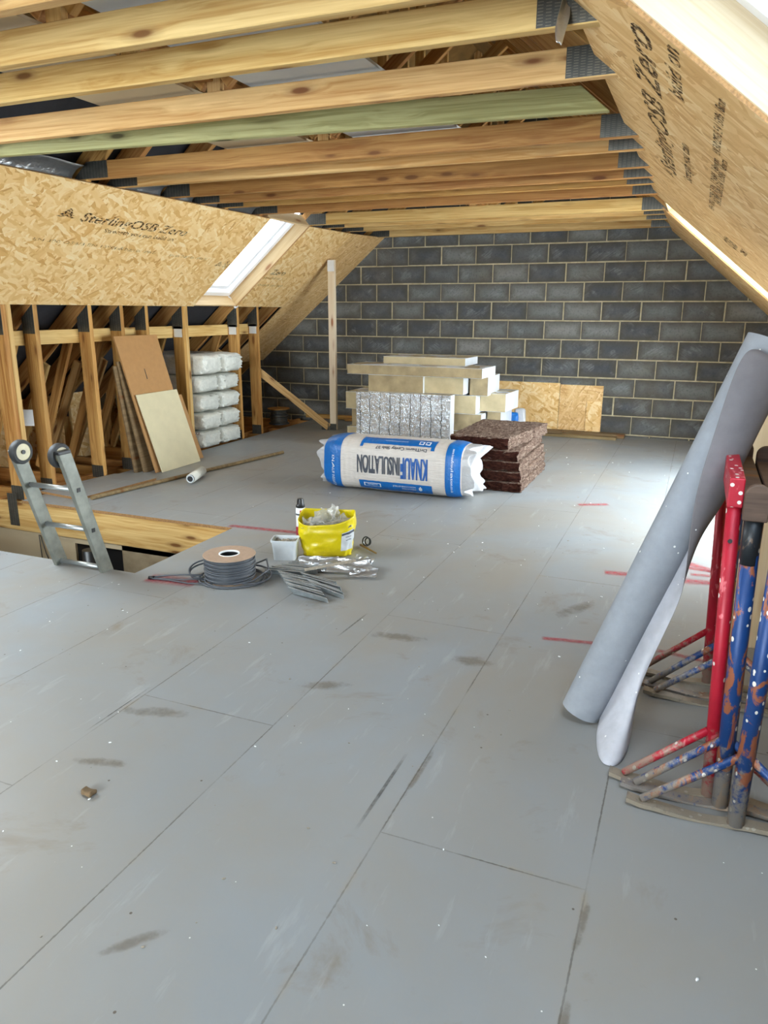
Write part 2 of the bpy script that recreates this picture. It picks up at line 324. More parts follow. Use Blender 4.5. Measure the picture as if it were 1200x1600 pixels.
def painted(name, rgb, under, chip=0.62, spat=0.75):
    t = NT(name); v = t.coord(); r = t.rnd(); s = t.sep(v)
    n = t.noise(t.mapping(v, (16, 16, 7)), 1.0, 5, 0.65, 0.8)
    col = t.mix(t.ramp(t.noise(v, 12, 3), [(0.3, 0.0), (0.7, 0.6)]), rgb, tuple(c*0.6 for c in rgb))
    col = t.mix(t.ramp(n, [(chip, 0.0), (chip + 0.03, 1.0)]), col, under)
    sd = t.vor(t.mapping(v, (1, 1, 0.7)), 46); sm = t.math('MULTIPLY', t.math('LESS_THAN', sd, 0.26), t.math('GREATER_THAN', t.vor(t.mapping(v, (1, 1, 0.7)), 46, out='Color'), spat))
    col = t.mix(sm, col, srgb(214, 210, 200))
    # plaster splashes thicken towards the feet
    gp = t.sep(t.n('ShaderNodeNewGeometry').outputs['Position'])
    low = t.math('ADD', t.math('MULTIPLY', t.math('SUBTRACT', 0.30, gp[2]), 1.2), t.math('SUBTRACT', t.noise(v, 38, 4, 0.7), 0.52))
    col = t.mix(t.ramp(low, [(0.10, 0.0), (0.26, 0.8)]), col, srgb(142, 132, 116))
    t.bump(t.math('ADD', n, sm), 0.3, 0.003)
    return t.fin(col, 0.45, 0.1, 0.45)
M['p_red'] = painted('red_paint', srgb(176, 24, 46), srgb(196, 92, 98), 0.62, 0.6)
M['p_blue'] = painted('blue_paint', srgb(20, 60, 116), srgb(142, 82, 54), 0.52, 0.5)
M['p_black'] = painted('black_paint', srgb(34, 38, 42), srgb(92, 74, 60), 0.60)
M['p_dust'] = painted('dusty_steel', srgb(112, 102, 92), srgb(130, 116, 100), 0.5, 0.7)
M['rail_wood'] = wood('dark_rail_timber', srgb(106, 84, 72), srgb(74, 56, 48), tint=0.08)
def decal(name, rgb, dens=0.5):
    t = NT(name); v = t.coord('Generated'); s = t.sep(v); o = t.coord()
    ed = lambda q: t.math('MULTIPLY', t.math('MINIMUM', q, t.math('SUBTRACT', 1.0, q)), 2.0)
    e = t.math('MULTIPLY', t.ramp(ed(s[0]), [(0.0, 0.0), (0.12, 1.0)]), t.ramp(ed(s[1]), [(0.05, 0.0), (0.7, 1.0)]))
    a = t.math('MULTIPLY', t.math('MULTIPLY', e, t.ramp(t.noise(o, 35, 4), [(0.25, 0.3), (0.6, 1.0)])), dens)
    t.l(a, t.b.inputs['Alpha'])
    return t.fin(rgb, 0.7, 0, 0.2)
M['spray'] = decal('red_spray_paint', srgb(182, 60, 72), 0.6)
M['scuffink'] = decal('dark_scuff', srgb(92, 90, 86), 0.55)
def stamp(name, rgb, lo=0.38, hi=0.52):
    t = NT(name); v = t.coord(); n = t.noise(v, 55, 3, 0.6)
    t.l(t.ramp(n, [(lo, 0.0), (hi, 0.95)]), t.b.inputs['Alpha']); return t.fin(rgb, 0.8, 0, 0.1)
M['stamp'] = stamp('faded_board_stamp', srgb(66, 50, 38), 0.40, 0.58)
M['stamp_small'] = stamp('faded_small_stamp', srgb(84, 62, 40), 0.40, 0.58)
def glass(name, tint):
    t = NT(name)
    gl = t.n('ShaderNodeBsdfGlossy'); gl.inputs['Roughness'].default_value = 0.02; tr = t.n('ShaderNodeBsdfTransparent'); tr.inputs[0].default_value = tint
    fr = t.n('ShaderNodeLayerWeight'); mx = t.n('ShaderNodeMixShader'); t.l(t.math('ADD', 0.03, t.math('MULTIPLY', t.math('POWER', fr.outputs['Facing'], 4.0), 0.6)), mx.inputs[0])
    t.l(tr.outputs[0], mx.inputs[1]); t.l(gl.outputs[0], mx.inputs[2]); t.l(mx.outputs[0], t.out.inputs[0]); return t.m
M['glass'] = glass('clear_glass', (0.96, 0.975, 0.975, 1))
M['glass_film'] = glass('glass_under_protective_film', (0.40, 0.41, 0.42, 1))      # two faces, so about a sixth passes
M['glass_dimmed'] = glass('dimmed_glass', (0.50, 0.535, 0.57, 1))  # tint added to dim the daylight on the near right reveal
t = NT('lower_walls'); v = t.coord(); M['lower'] = t.fin(t.ramp(t.noise(v, 6, 5), [(0.3, srgb(120, 104, 80)), (0.7, srgb(164, 148, 120))]), 0.95)
M['buff_board'] = plain('fibreboard', srgb(170, 128, 80), 0.8, vary=0.05, scale=20)
M['pale_board'] = plain('pale_board', srgb(204, 194, 160), 0.75, vary=0.05, scale=8)
M['brass'] = plain('tarnished_brass', srgb(150, 122, 74), 0.45, 0.6)

# ------------------------------------------------------------------ object helpers
def wm(o):
    m = o.matrix_basis.copy()
    if o.parent: m = wm(o.parent) @ o.matrix_parent_inverse @ m
    return m
def link(o, parent=None):
    C.objects.link(o)
    if parent:
        o.parent = parent; o.matrix_parent_inverse = wm(parent).inverted()
    return o
def mesh(name, verts, faces, mats, parent=None, mat=None, smooth=False, mw=None, mi=None):
    me = bpy.data.meshes.new(name); me.from_pydata([tuple(v) for v in verts], [], faces); 
    for m in (mats if isinstance(mats, list) else [mats]): me.materials.append(m)
    if mi: me.polygons.foreach_set('material_index', mi)
    if smooth: me.polygons.foreach_set('use_smooth', [True]*len(me.polygons))
    me.update(); o = bpy.data.objects.new(name, me)
    if mw is not None: o.matrix_basis = mw
    return link(o, parent)
def from_bm(name, bm, mats, parent=None, smooth=False, mw=None, recalc=True):
    if recalc: bmesh.ops.recalc_face_normals(bm, faces=bm.faces)
    me = bpy.data.meshes.new(name); bm.to_mesh(me); bm.free()
    for m in (mats if isinstance(mats, list) else [mats]): me.materials.append(m)
    if smooth: me.polygons.foreach_set('use_smooth', [True]*len(me.polygons))
    o = bpy.data.objects.new(name, me)
    if mw is not None: o.matrix_basis = mw
    return link(o, parent)
def tag(o, label, cat, group=None, kind=None):
    o['label'] = label; o['category'] = cat
    if group: o['group'] = group
    if kind: o['kind'] = kind
    return o
def thing(name, label, cat, loc, group=None, rotz=0.0, kind=None):
    o = bpy.data.objects.new(name, None); o.empty_display_size = 0.05
    o.matrix_basis = Matrix.Translation(loc) @ Matrix.Rotation(rotz, 4, 'Z'); C.objects.link(o)
    return tag(o, label, cat, group, kind)
def frame(o, x, y):                              # matrix from origin and two directions
    x = Vector(x).normalized(); y = Vector(y); z = x.cross(y).normalized(); y = z.cross(x)
    return Matrix(((x.x, y.x, z.x, o[0]), (x.y, y.y, z.y, o[1]), (x.z, y.z, z.z, o[2]), (0, 0, 0, 1)))
BOXF = [(0, 3, 2, 1), (4, 5, 6, 7), (0, 1, 5, 4), (1, 2, 6, 5), (2, 3, 7, 6), (3, 0, 4, 7)]
def prism_pts(poly, z0, z1):
    n = len(poly); v = [(p[0], p[1], z0) for p in poly] + [(p[0], p[1], z1) for p in poly]
    f = [tuple(range(n - 1, -1, -1)), tuple(range(n, 2*n))] + [(i, (i + 1) % n, n + (i + 1) % n, n + i) for i in range(n)]
    return v, f
def bev(o, w=0.003, seg=2):
    m = o.modifiers.new('bevel', 'BEVEL'); m.width = w; m.segments = seg; m.limit_method = 'ANGLE'; m.angle_limit = R(40); return o
def beam(name, p0, p1, h, t, mat, parent=None, up=(0, 0, 1), cut0=0.0, cut1=0.0, bevel=0.0025):
    """straight timber: axis p0-p1, depth h in the plane of axis and up, thickness t; cut = how far the upper corner is set back at each end"""
    p0, p1 = Vector(p0), Vector(p1); L = (p1 - p0).length; x = (p1 - p0)/L
    y = Vector(up) - x*Vector(up).dot(x)
    mw = frame((p0 + p1)/2, x, y)
    v, f = prism_pts([(-L/2, -h/2), (L/2, -h/2), (L/2 - cut1, h/2), (-L/2 + cut0, h/2)], -t/2, t/2)
    o = mesh(name, v, f, mat, parent, mw=mw)
    if bevel: bev(o, bevel, 1)
    return o
def box(name, lo, hi, mat, parent=None, bevel=0.0, mi=None):
    c = [(a + b)/2 for a, b in zip(lo, hi)]; s = [(b - a)/2 for a, b in zip(lo, hi)]
    v = [(sx*s[0], sy*s[1], sz*s[2]) for sz in (-1, 1) for sx, sy in ((-1, -1), (1, -1), (1, 1), (-1, 1))]
    o = mesh(name, v, BOXF, mat, parent, mw=Matrix.Translation(c), mi=mi)
    if bevel: bev(o, bevel)
    return o
def tube_bm(bm, pts, r, seg=10, closed=False, caps=True, radii=None):
    pts = [Vector(p) for p in pts]; n = len(pts); rings = []; prev = None
    for i, p in enumerate(pts):
        if closed: d = pts[(i + 1) % n] - pts[i - 1]
        else: d = pts[min(i + 1, n - 1)] - pts[max(i - 1, 0)]
        d.normalize()
        if prev is None:
            a = Vector((0, 0, 1)) if abs(d.z) < 0.9 else Vector((1, 0, 0)); u = d.cross(a).normalized()
        else: u = (prev - d*prev.dot(d)).normalized()
        prev = u; w = d.cross(u); rr = radii[i] if radii else r
        rings.append([bm.verts.new(p + rr*(math.cos(2*math.pi*k/seg)*u + math.sin(2*math.pi*k/seg)*w)) for k in range(seg)])
    for i in range(n if closed else n - 1):
        a, b = rings[i], rings[(i + 1) % n]
        for k in range(seg): bm.faces.new((a[k], a[(k + 1) % seg], b[(k + 1) % seg], b[k]))
    if caps and not closed: bm.faces.new(rings[0][::-1]); bm.faces.new(rings[-1])
def tube(name, pts, r, mat, parent=None, seg=12, closed=False, radii=None):
    bm = bmesh.new(); tube_bm(bm, pts, r, seg, closed, True, radii)
    me_o = from_bm(name, bm, mat, parent, False); 
    for p in me_o.data.polygons: p.use_smooth = len(p.vertices) == 4
    return me_o
def lathe(name, prof, mat, parent=None, loc=(0, 0, 0), seg=40, axis=None, mi=None):
    bm = bmesh.new(); rings = []
    for r, z in prof:
        rings.append([bm.verts.new((r*math.cos(2*math.pi*k/seg), r*math.sin(2*math.pi*k/seg), z)) for k in range(seg)] if r > 1e-6 else [bm.verts.new((0, 0, z))])
    for i in range(len(rings) - 1):
        a, b = rings[i], rings[i + 1]
        for k in range(seg):
            k2 = (k + 1) % seg
            q = [a[k % len(a)], a[k2 % len(a)], b[k2 % len(b)], b[k % len(b)]]; u = []
            for w in q:
                if w not in u: u.append(w)
            if len(u) > 2:
                try:
                    f_ = bm.faces.new(u)
                    if mi: f_.material_index = mi[i]
                except ValueError: pass
    mw = Matrix.Translation(loc)
    if axis is not None: mw = mw @ Vector(axis).to_track_quat('Z', 'Y').to_matrix().to_4x4()
    o = from_bm(name, bm, mat, parent, True, mw)
    o.modifiers.new('edge', 'EDGE_SPLIT').split_angle = R(40)
    return o
def rbox(name, lo, hi, mat, parent=None, r=0.02, cuts=6, amp=0.0, freq=6.0, smooth=True, seed=0, mw=None, fn=None):
    """soft box: rounded, subdivided, roughened"""
    c = Vector([(a + b)/2 for a, b in zip(lo, hi)]); s = Vector([(b - a) for a, b in zip(lo, hi)])
    bm = bmesh.new(); bmesh.ops.create_cube(bm, size=1.0); bmesh.ops.scale(bm, vec=s, verts=bm.verts)
    if r: bmesh.ops.bevel(bm, geom=bm.edges[:], offset=r, segments=3, profile=0.5, affect='EDGES')
    if cuts:
        for ax in range(3):
            nn = max(1, int(cuts*s[ax]/max(s)))
            for k in range(1, nn + 1):
                co = Vector(); co[ax] = -s[ax]/2 + s[ax]*k/(nn + 1); no = Vector(); no[ax] = 1
                bmesh.ops.bisect_plane(bm, geom=bm.verts[:] + bm.edges[:] + bm.faces[:], plane_co=co, plane_no=no)
    for v in bm.verts:
        if amp: v.co += amp*noise.noise_vector(v.co*freq + Vector((seed*3.1, seed*1.7, seed)))
        if fn: v.co = fn(v.co.copy())
    return from_bm(name, bm, mat, parent, smooth, (mw if mw is not None else Matrix.Translation(c)))
def sheet_grid(name, rows, mat, parent=None, thick=0.0015, sub=2, mw=None):
    nr, nc = len(rows), len(rows[0]); v = [p for r_ in rows for p in r_]
    f = [(i*nc + j, i*nc + j + 1, (i + 1)*nc + j + 1, (i + 1)*nc + j) for i in range(nr - 1) for j in range(nc - 1)]
    o = mesh(name, v, f, mat, parent, smooth=True, mw=mw)
    if sub: m = o.modifiers.new('sub', 'SUBSURF'); m.levels = sub; m.render_levels = sub
    if thick: m = o.modifiers.new('solid', 'SOLIDIFY'); m.thickness = thick; m.offset = 0
    return o
def text_bm(s, size, font_scale_x=1.0, shear=0.0, bold=0.0):
    cu = bpy.data.curves.new('lettering', 'FONT'); cu.body = s; cu.size = size; cu.align_x = 'LEFT'; cu.shear = shear; cu.resolution_u = 3; cu.offset = bold
    ob = bpy.data.objects.new('lettering', cu); C.objects.link(ob); bpy.context.view_layer.update()
    me = ob.to_mesh(); bm = bmesh.new(); bm.from_mesh(me); ob.to_mesh_clear()
    bpy.data.objects.remove(ob); bpy.data.curves.remove(cu)
    for v in bm.verts: v.co.x *= font_scale_x
    return bm
def lettering(name, s, size, mw, mat, parent, width=None, shear=0.0, bold=0.0):
    bm = text_bm(s, size, 1.0, shear, bold); xs = [v.co.x for v in bm.verts]
    k = (width/(max(xs) - min(xs))) if width else 1.0
    x0 = min(xs)
    for v in bm.verts: v.co.x = (v.co.x - x0)*k
    return from_bm(name, bm, mat, parent, False, mw, recalc=False)
rng = random.Random(7)

# ------------------------------------------------------------------ setting: floor
HX0, HX1, HY0, HY1 = -4.93, -2.92, 3.25, 4.27          # stairwell opening
def floor_mesh():
    xs = [-4.93, HX1, 0.85]; ys = [-2.6, HY0, HY1, GY]; bm = bmesh.new()
    def slab(x0, x1, y0, y1):
        vs = [bm.verts.new((x, y, z)) for z in (-0.022, 0) for x, y in ((x0, y0), (x1, y0), (x1, y1), (x0, y1))]
        for f in BOXF:
            fc = bm.faces.new([vs[i] for i in f]); fc.material_index = 0 if f == (4, 5, 6, 7) else 1
    slab(xs[0], xs[1], ys[0], HY0); slab(xs[0], xs[1], HY1, GY); slab(xs[1], xs[2], ys[0], GY)
    bmesh.ops.remove_doubles(bm, verts=bm.verts, dist=1e-5)
    return from_bm('floor', bm, [M['floor'], M['chip']], recalc=False)
fl = floor_mesh(); tag(fl, 'grey coated board floor with dusty seams and red spray marks', 'floor', kind='structure')
for i, (x0, y0, x1, y1, w) in enumerate([(-0.53, 3.278, -0.30, 3.316, .03), (-0.02, 3.345, 0.20, 3.305, .03), (-0.37, 4.338, -0.22, 4.36, .06), (0.03, 4.36, 0.27, 4.40, .07),
                                         (0.08, 4.70, 0.28, 4.56, .06), (0.10, 4.50, 0.27, 4.52, .04), (0.02, 4.62, 0.20, 4.60, .04), (-2.78, 3.215, -2.50, 3.25, .10), (-2.95, 4.31, -2.44, 4.345, .05), (-0.75, 5.9, -0.55, 6.0, .05)]):
    a, b = Vector((x0, y0, 0)), Vector((x1, y1, 0)); L = (b - a).length*1.15; w *= 1.7
    mw = frame(((x0 + x1)/2, (y0 + y1)/2, 0.0015), b - a, (-(y1 - y0), x1 - x0, 0))
    mesh('spray_mark', [(-L/2, -w/2, 0), (L/2, -w/2, 0), (L/2, w/2, 0), (-L/2, w/2, 0)], [(0, 1, 2, 3)], M['spray'], fl, mw=mw)
def smear():
    t = NT('brown_dirt_smear'); s_ = t.sep(t.coord('Generated')); o_ = t.coord('Object'); nz_ = t.n('ShaderNodeNewGeometry').outputs['Position']
    f = lambda q: t.math('POWER', t.math('MULTIPLY', t.math('SUBTRACT', q, 0.5), 2.0), 2.0)
    e = t.math('SUBTRACT', 1.0, t.math('ADD', f(s_[0]), f(s_[1])), clamp=True)
    a = t.math('MULTIPLY', t.ramp(t.math('ADD', t.math('MULTIPLY', e, 0.5), t.noise(nz_, 16, 5, 0.7)), [(0.70, 0.0), (1.0, 0.32)]), t.ramp(e, [(0.0, 0.0), (0.3, 1.0)]))
    t.l(a, t.b.inputs['Alpha']); return t.fin(srgb(116, 98, 70), 0.8, 0, 0.2)
M['smear'] = smear()
for x0, y0, x1, y1, w in [(-1.95, 1.98, -1.62, 2.08, .10), (-1.86, 1.66, -1.62, 1.72, .07), (-1.40, 2.42, -1.15, 2.52, .10), (-0.13, 1.50, -0.115, 1.72, .03), (-0.125, 1.15, -0.12, 1.42, .035), (-1.35, 3.0, -1.0, 3.05, .12), (-0.9, 2.9, -0.66, 2.94, .14), (-0.72, 1.85, -0.715, 2.25, .03), (-0.55, 3.5, -0.35, 3.9, .12), (-1.2, 1.05, -1.05, 1.22, .05)]:
    L = math.hypot(x1 - x0, y1 - y0)
    mesh('dirt_smear', [(-L/2, -w/2, 0), (L/2, -w/2, 0), (L/2, w/2, 0), (-L/2, w/2, 0)], [(0, 1, 2, 3)], M['smear'], fl, mw=frame(((x0 + x1)/2, (y0 + y1)/2, 0.0008), (x1 - x0, y1 - y0, 0), (-(y1 - y0), x1 - x0, 0)))
# long pencil-dark scuff on the near boards
for x0, y0, x1, y1, w in [(-0.795, 1.70, -0.795, 2.16, .012), (-1.44, 2.9, -1.42, 3.25, .008), (-1.93, 1.80, -1.93, 2.2, .006)]:
    mesh('scuff_mark', [(x0 - w/2, y0, .0012), (x0 + w/2, y0, .0012), (x1 + w/2, y1, .0012), (x1 - w/2, y1, .0012)], [(0, 1, 2, 3)], M['scuffink'], fl)
# eaves floor under the roof edges and the storey below the stairwell
bm = bmesh.new()
for x0, x1, y0, y1 in ((-6.95, 2.45, -2.6, HY0 - .06), (-6.95, 2.45, HY1 + .01, GY), (HX1 + .02, 2.45, HY0 - .06, HY1 + .01), (-6.95, -5.4, HY0 - .06, HY1 + .01)):
    vs = [bm.verts.new(p) for z in (-.30, -.255) for p in ((x0, y0, z), (x1, y0, z), (x1, y1, z), (x0, y1, z))]
    for f in BOXF: bm.faces.new([vs[i] for i in f])
tag(from_bm('floor_eaves', bm, M['board_beige']), 'pale ceiling board under the joists, seen low in the left eaves', 'floor', kind='structure')
tag(box('floor_lower', (-7, 2.6, -2.62), (-2.5, 5.2, -2.56), M['lower']), 'storey floor far below the stairwell', 'floor', kind='structure')

def gable(name, y, facing, label):
    """blockwork laid course by course, cut to the roof slopes"""
    bm = bmesh.new(); rl = bm.loops.layers.color.new('rnd'); uvl = bm.loops.layers.uv.new('UVMap'); g = random.Random(3)
    x0, x1 = -6.9, 2.5
    def quadbox(a, b, c, d, y0, y1, rnd, mi):
        ch = 0.006 if mi == 0 else 0
        vs = [bm.verts.new(p) for p in ((a, y1, c), (b, y1, c), (b, y1, d), (a, y1, d), (a + ch, y0, c + ch), (b - ch, y0, c + ch), (b - ch, y0, d - ch), (a + ch, y0, d - ch))]
        for f in ((4, 5, 6, 7), (0, 1, 5, 4), (1, 2, 6, 5), (2, 3, 7, 6), (3, 0, 4, 7)):
            fc = bm.faces.new([vs[i] for i in f]); fc.material_index = mi
            for lp in fc.loops: lp[rl] = rnd; lp[uvl].uv = (0.0, 0.0)
            if f == (4, 5, 6, 7):
                for lp, uv in zip(fc.loops, ((0, 0), (1, 0), (1, 1), (0, 1))): lp[uvl].uv = uv
    quadbox(x0, x1, -0.3, 3.95, y, y + 0.1*facing, (0, 0, 0, 1), 1)
    for k in range(-1, 11):
        z1 = 2.270 - 0.225*k; z0 = z1 - 0.225 + 0.013
        if k == 10: z0 = -0.05
        xo = -4.269 + (0 if k % 2 == 1 else -0.225)
        i = -8
        while xo + 0.45*i < x1:
            a = xo + 0.45*i + 0.006; b = a + 0.438; i += 1
            a += g.uniform(-.004, .004); b += g.uniform(-.004, .004)
            dk = g.random(); val = g.random()
            if dk < 0.12: val *= 0.25
            if dk > 0.93 and k > 3: val = 0.02
            pr_ = g.uniform(0.002, 0.007)
            quadbox(a, b, z0 + g.uniform(-.002, .003), z1 - g.uniform(0, .003), y - pr_*facing, y, (val, g.random(), g.random(), 1), 0)
    for k in range(-8, -1):
        z1 = 2.270 - 0.225*k; 
        i = -8; xo = -4.269 + (0 if k % 2 else -0.225)
        while xo + 0.45*i < x1:
            a = xo + 0.45*i + 0.005; i += 1
            quadbox(a, a + 0.44, z1 - 0.215, z1, y - 0.004*facing, y, (g.random(), g.random(), 0, 1), 0)
    for s in (-1, 1):
        p = sp(s, XC + s*1.743, 0.16, y)
        bmesh.ops.bisect_plane(bm, geom=bm.verts[:] + bm.edges[:] + bm.faces[:], plane_co=p, plane_no=Vector((s*ST, 0, CT)), clear_outer=True)
    o = from_bm(name, bm, [M['block'], M['mortar']], recalc=True)
    return tag(o, label, 'wall', kind='structure')
gable('wall_far', GY, 1, 'bare grey concrete block gable wall at the far end')
def back_wall():
    bm = bmesh.new()
    for x0, x1, z0, z1 in ((-6.95, GWX0, -.3, 3.9), (GWX1, 2.45, -.3, 3.9), (GWX0, GWX1, -.3, GWZ0), (GWX0, GWX1, GWZ1, 3.9)):
        vs = [bm.verts.new(p) for z in (z0, z1) for p in ((x0, -2.75, z), (x1, -2.75, z), (x1, -2.6, z), (x0, -2.6, z))]
        for f in BOXF: bm.faces.new([vs[i] for i in f])
    tag(from_bm('wall_back', bm, M['mortar']), 'bare gable wall behind the viewer', 'wall', kind='structure')
    w = tag(bpy.data.objects.new('added_back_window', None), 'unseen gable window added behind the viewer for fill light', 'window', kind='structure'); C.objects.link(w)
    for i in range(5):
        x = GWX0 + (GWX1 - GWX0)*i/4; box('frame', (x - .03, -2.71, GWZ0), (x + .03, -2.65, GWZ1), M['pvc'], w)
    for z in (GWZ0, GWZ1): box('frame', (GWX0, -2.71, z - .03), (GWX1, -2.65, z + .03), M['pvc'], w)
    for i in range(4):
        a, b = GWX0 + (GWX1 - GWX0)*i/4, GWX0 + (GWX1 - GWX0)*(i + 1)/4; box('pane', (a + .03, -2.685, GWZ0 + .03), (b - .03, -2.68, GWZ1 - .03), M['glass'], w)
back_wall()
tag(box('wall_eaves_left', (-6.95, -2.6, -2.6), (-6.75, GY, 0.12), M['lower']), 'low outer wall under the left eaves', 'wall', kind='structure')
tag(box('wall_eaves_right', (2.3, -2.6, -0.4), (2.45, 4.72, 0.12), M['lower']), 'low outer wall under the right eaves', 'wall', kind='structure')
tag(box('wall_eaves_right', (2.3, 7.5, -0.4), (2.45, GY, 0.12), M['lower']), 'low outer wall under the right eaves beyond the added opening', 'wall', kind='structure')
for nm_, y0_, y1_ in (('near', 4.70, 4.74), ('far', 7.42, 7.46)):
    v_, f_ = prism_pts([(0.70, -0.25), (2.3, -0.25), (2.3, 0.0), (0.70, 1.62)], y0_, y1_)
    tag(mesh('wall_added_opening_' + nm_, [(p[0], p[2], p[1]) for p in v_], f_, M['pvc']), nm_ + ' side wall of the added light opening', 'wall', kind='structure')
bm = bmesh.new()
for y0, y1, z0, z1 in ((2.8, RWY0, 0, 1.53), (RWY1, GY, 0, 1.53), (RWY0, RWY1, 0, RWZ0), (RWY0, RWY1, RWZ1, 1.6)):
    vs = [bm.verts.new(p) for z in (z0, z1) for p in ((.765, y0, z), (.777, y0, z), (.777, y1, z), (.765, y1, z))]
    for f in BOXF: bm.faces.new([vs[i] for i in f])
tag(from_bm('wall_right_knee', bm, M['osb']), 'low strand board wall at the foot of the right slope', 'wall', kind='structure')
w6 = tag(bpy.data.objects.new('added_side_window', None), 'unseen low glazing added in the right knee wall for side light', 'window', kind='structure'); C.objects.link(w6)
for i in range(4):
    y_ = RWY0 + (RWY1 - RWY0)*i/3; box('frame', (.765, y_ - .025, RWZ0), (.815, y_ + .025, RWZ1), M['pvc'], w6)
    if i < 3: box('pane', (.788, y_ + .025, RWZ0 + .03), (.792, y_ + (RWY1 - RWY0)/3 - .025, RWZ1 - .03), M['glass'], w6)
for z_ in (RWZ0, RWZ1): box('frame', (.765, RWY0, z_ - .03), (.815, RWY1, z_ + .03), M['pvc'], w6)

# roof covering with real openings for the rooflights
def slope_panel(bm, side, Xt, Xb, y0, y1, n0, n1, mi=0):
    vs = [bm.verts.new(sp(side, X, n, y)) for n in (n0, n1) for X, y in ((Xb, y0), (Xt, y0), (Xt, y1), (Xb, y1))]
    for f in BOXF:
        fc = bm.faces.new([vs[i] for i in f]); fc.material_index = mi
for side, nm in ((-1, 'roof_left'), (1, 'roof_right')):
    bm = bmesh.new(); wins = sorted([w for w in WINS if w[1] == side], key=lambda w: w[4])
    e = XC + side*4.75; mid = XC + side*1.35
    def strip(y0, y1, cuts):
        for a, b, mi in cuts: slope_panel(bm, side, a, b, y0, y1, 0.172, 0.19, mi)
    y = -2.7
    for w in wins:
        xt, xb = w[2] - side*0.02, w[3] + side*0.02
        strip(y, w[4] - .02, [(XC - side*.16, mid, 1), (mid, e if side < 0 or w[4] < 5 else .70, 0)]); strip(w[4] - .02, w[5] + .02, [(XC - side*.16, mid, 1), (mid, xt, 0), (xb, e if side < 0 or w[4] < 5 else .70, 0)]); y = w[5] + .02
    if side > 0:
        strip(y, GY + .1, [(XC - side*.16, mid, 1), (mid, 0.70, 0)]) ; strip(7.44, GY + .1, [(0.70, e, 0)]); strip(2.24, 4.72, [(0.70, e, 0)])
    else: strip(y, GY + .1, [(XC - side*.16, mid, 1), (mid, e, 0)])
    tag(from_bm(nm, bm, [M['felt'], M['felt_brown']]), ('dark membrane under the left roof slope between rafters' if side < 0 else 'brown membrane under the right roof slope between rafters'), 'roof', kind='structure')

# ------------------------------------------------------------------ OSB linings on the slopes
def lining(name, side, Xt0, Xb0, y0, y1, mat, label, Xt1=None, Xb1=None):
    Xt1 = Xt0 if Xt1 is None else Xt1; Xb1 = Xb0 if Xb1 is None else Xb1
    c = sp(side, (Xt0 + Xb0)/2, 0, (y0 + y1)/2); up = Vector((-side*CT, 0, ST))
    mw = frame(c, (0, 1, 0), up); inv = mw.inverted()
    out = Vector((side*ST, 0, CT)); zsign = 1 if (inv.to_3x3() @ out).z > 0 else -1
    P = [inv @ sp(side, X, 0, y) for X, y in ((Xb0, y0), (Xb1, y1), (Xt1, y1), (Xt0, y0))]
    v, f = prism_pts([(p.x, p.y) for p in P], 0, 0.011*zsign)
    o = mesh(name, v, f, [mat, M['chip']], mw=mw, mi=[0 if i < 2 else 1 for i in range(len(f))])
    bm = bmesh.new(); bm.from_mesh(o.data); bmesh.ops.recalc_face_normals(bm, faces=bm.faces); bm.to_mesh(o.data); bm.free()
    return tag(o, label, 'wall lining', kind='structure')
wl = lining('wall_left', -1, -4.015, -4.962, 3.42, 6.75, M['osb'], 'bright strand board lining on the left slope, stamped with black lettering', -3.99, -4.962)
wl2 = lining('wall_left_beyond_window', -1, -3.985, -4.962, 7.55, 8.60, M['osb'], 'strand board piece between the left rooflight and the darker end board', -3.965)
wl3 = lining('wall_left_end', -1, -3.965, -5.83, 8.60, GY - .006, M['osb_streaked'], 'darker streaked strand board at the gable end of the left slope', -3.93, -5.83)
lining('wall_left_near', -1, -4.0, -4.962, -2.55, 2.05, M['osb'], 'strand board lining on the left slope behind the viewer')
wr = lining('wall_right', 1, -0.485, 0.64, 2.22, 6.75, M['osb_right'], 'brown strand board lining on the right slope with stamped lettering', -0.45)
wr2 = lining('wall_right_beyond_window', 1, -0.43, 1.10, 7.56, GY - .006, M['osb_right'], 'strand board strip on the right slope beside the gable wall', -0.41, 1.10)
lining('wall_right_near', 1, -0.45, 0.64, -2.55, 0.90, M['osb_right'], 'strand board lining on the right slope behind the viewer')
lining('wall_right_below_window', 1, 0.59, 0.64, -2.5, 2.22, M['osb_right'], 'narrow strand board strip under the near right rooflight')
def tmat(side, X, y, n=-0.0012, ang=0.0):
    u = Vector((0, 1, 0)) if side < 0 else Vector((0, -1, 0)); up = Vector((-side*CT, 0, ST))
    u2 = u*math.cos(ang) + up*math.sin(ang); v2 = -u*math.sin(ang) + up*math.cos(ang)
    return frame(sp(side, X, n, y), u2, v2)
def tree_logo(name, side, X, y, s, parent, mat):
    bm = bmesh.new()
    for k, w in enumerate((0.35, 0.6, 0.85, 1.0)):
        z = 0.85 - k*0.24
        vs = [bm.verts.new(p) for p in ((-w*s, z*s, 0), (0, (z + .26)*s, 0), (w*s, z*s, 0), (w*.6*s, (z - .10)*s, 0), (0, (z + .10)*s, 0), (-w*.6*s, (z - .10)*s, 0))]
        bm.faces.new((vs[0], vs[5], vs[4], vs[1])); bm.faces.new((vs[1], vs[4], vs[3], vs[2]))
    return from_bm(name, bm, mat, parent, False, tmat(side, X, y), recalc=False)
tree_logo('board_logo', -1, -4.262, 4.36, 0.085, wl, M['stamp'])
lettering('board_stamp', 'SterlingOSB Zero', 0.12, tmat(-1, -4.268, 4.50), M['stamp'], wl, 1.24, 0.15, 0.002)
lettering('board_stamp', 'Strength you can build on', 0.055, tmat(-1, -4.325, 4.80), M['stamp'], wl, 0.84, 0.0, 0.001)
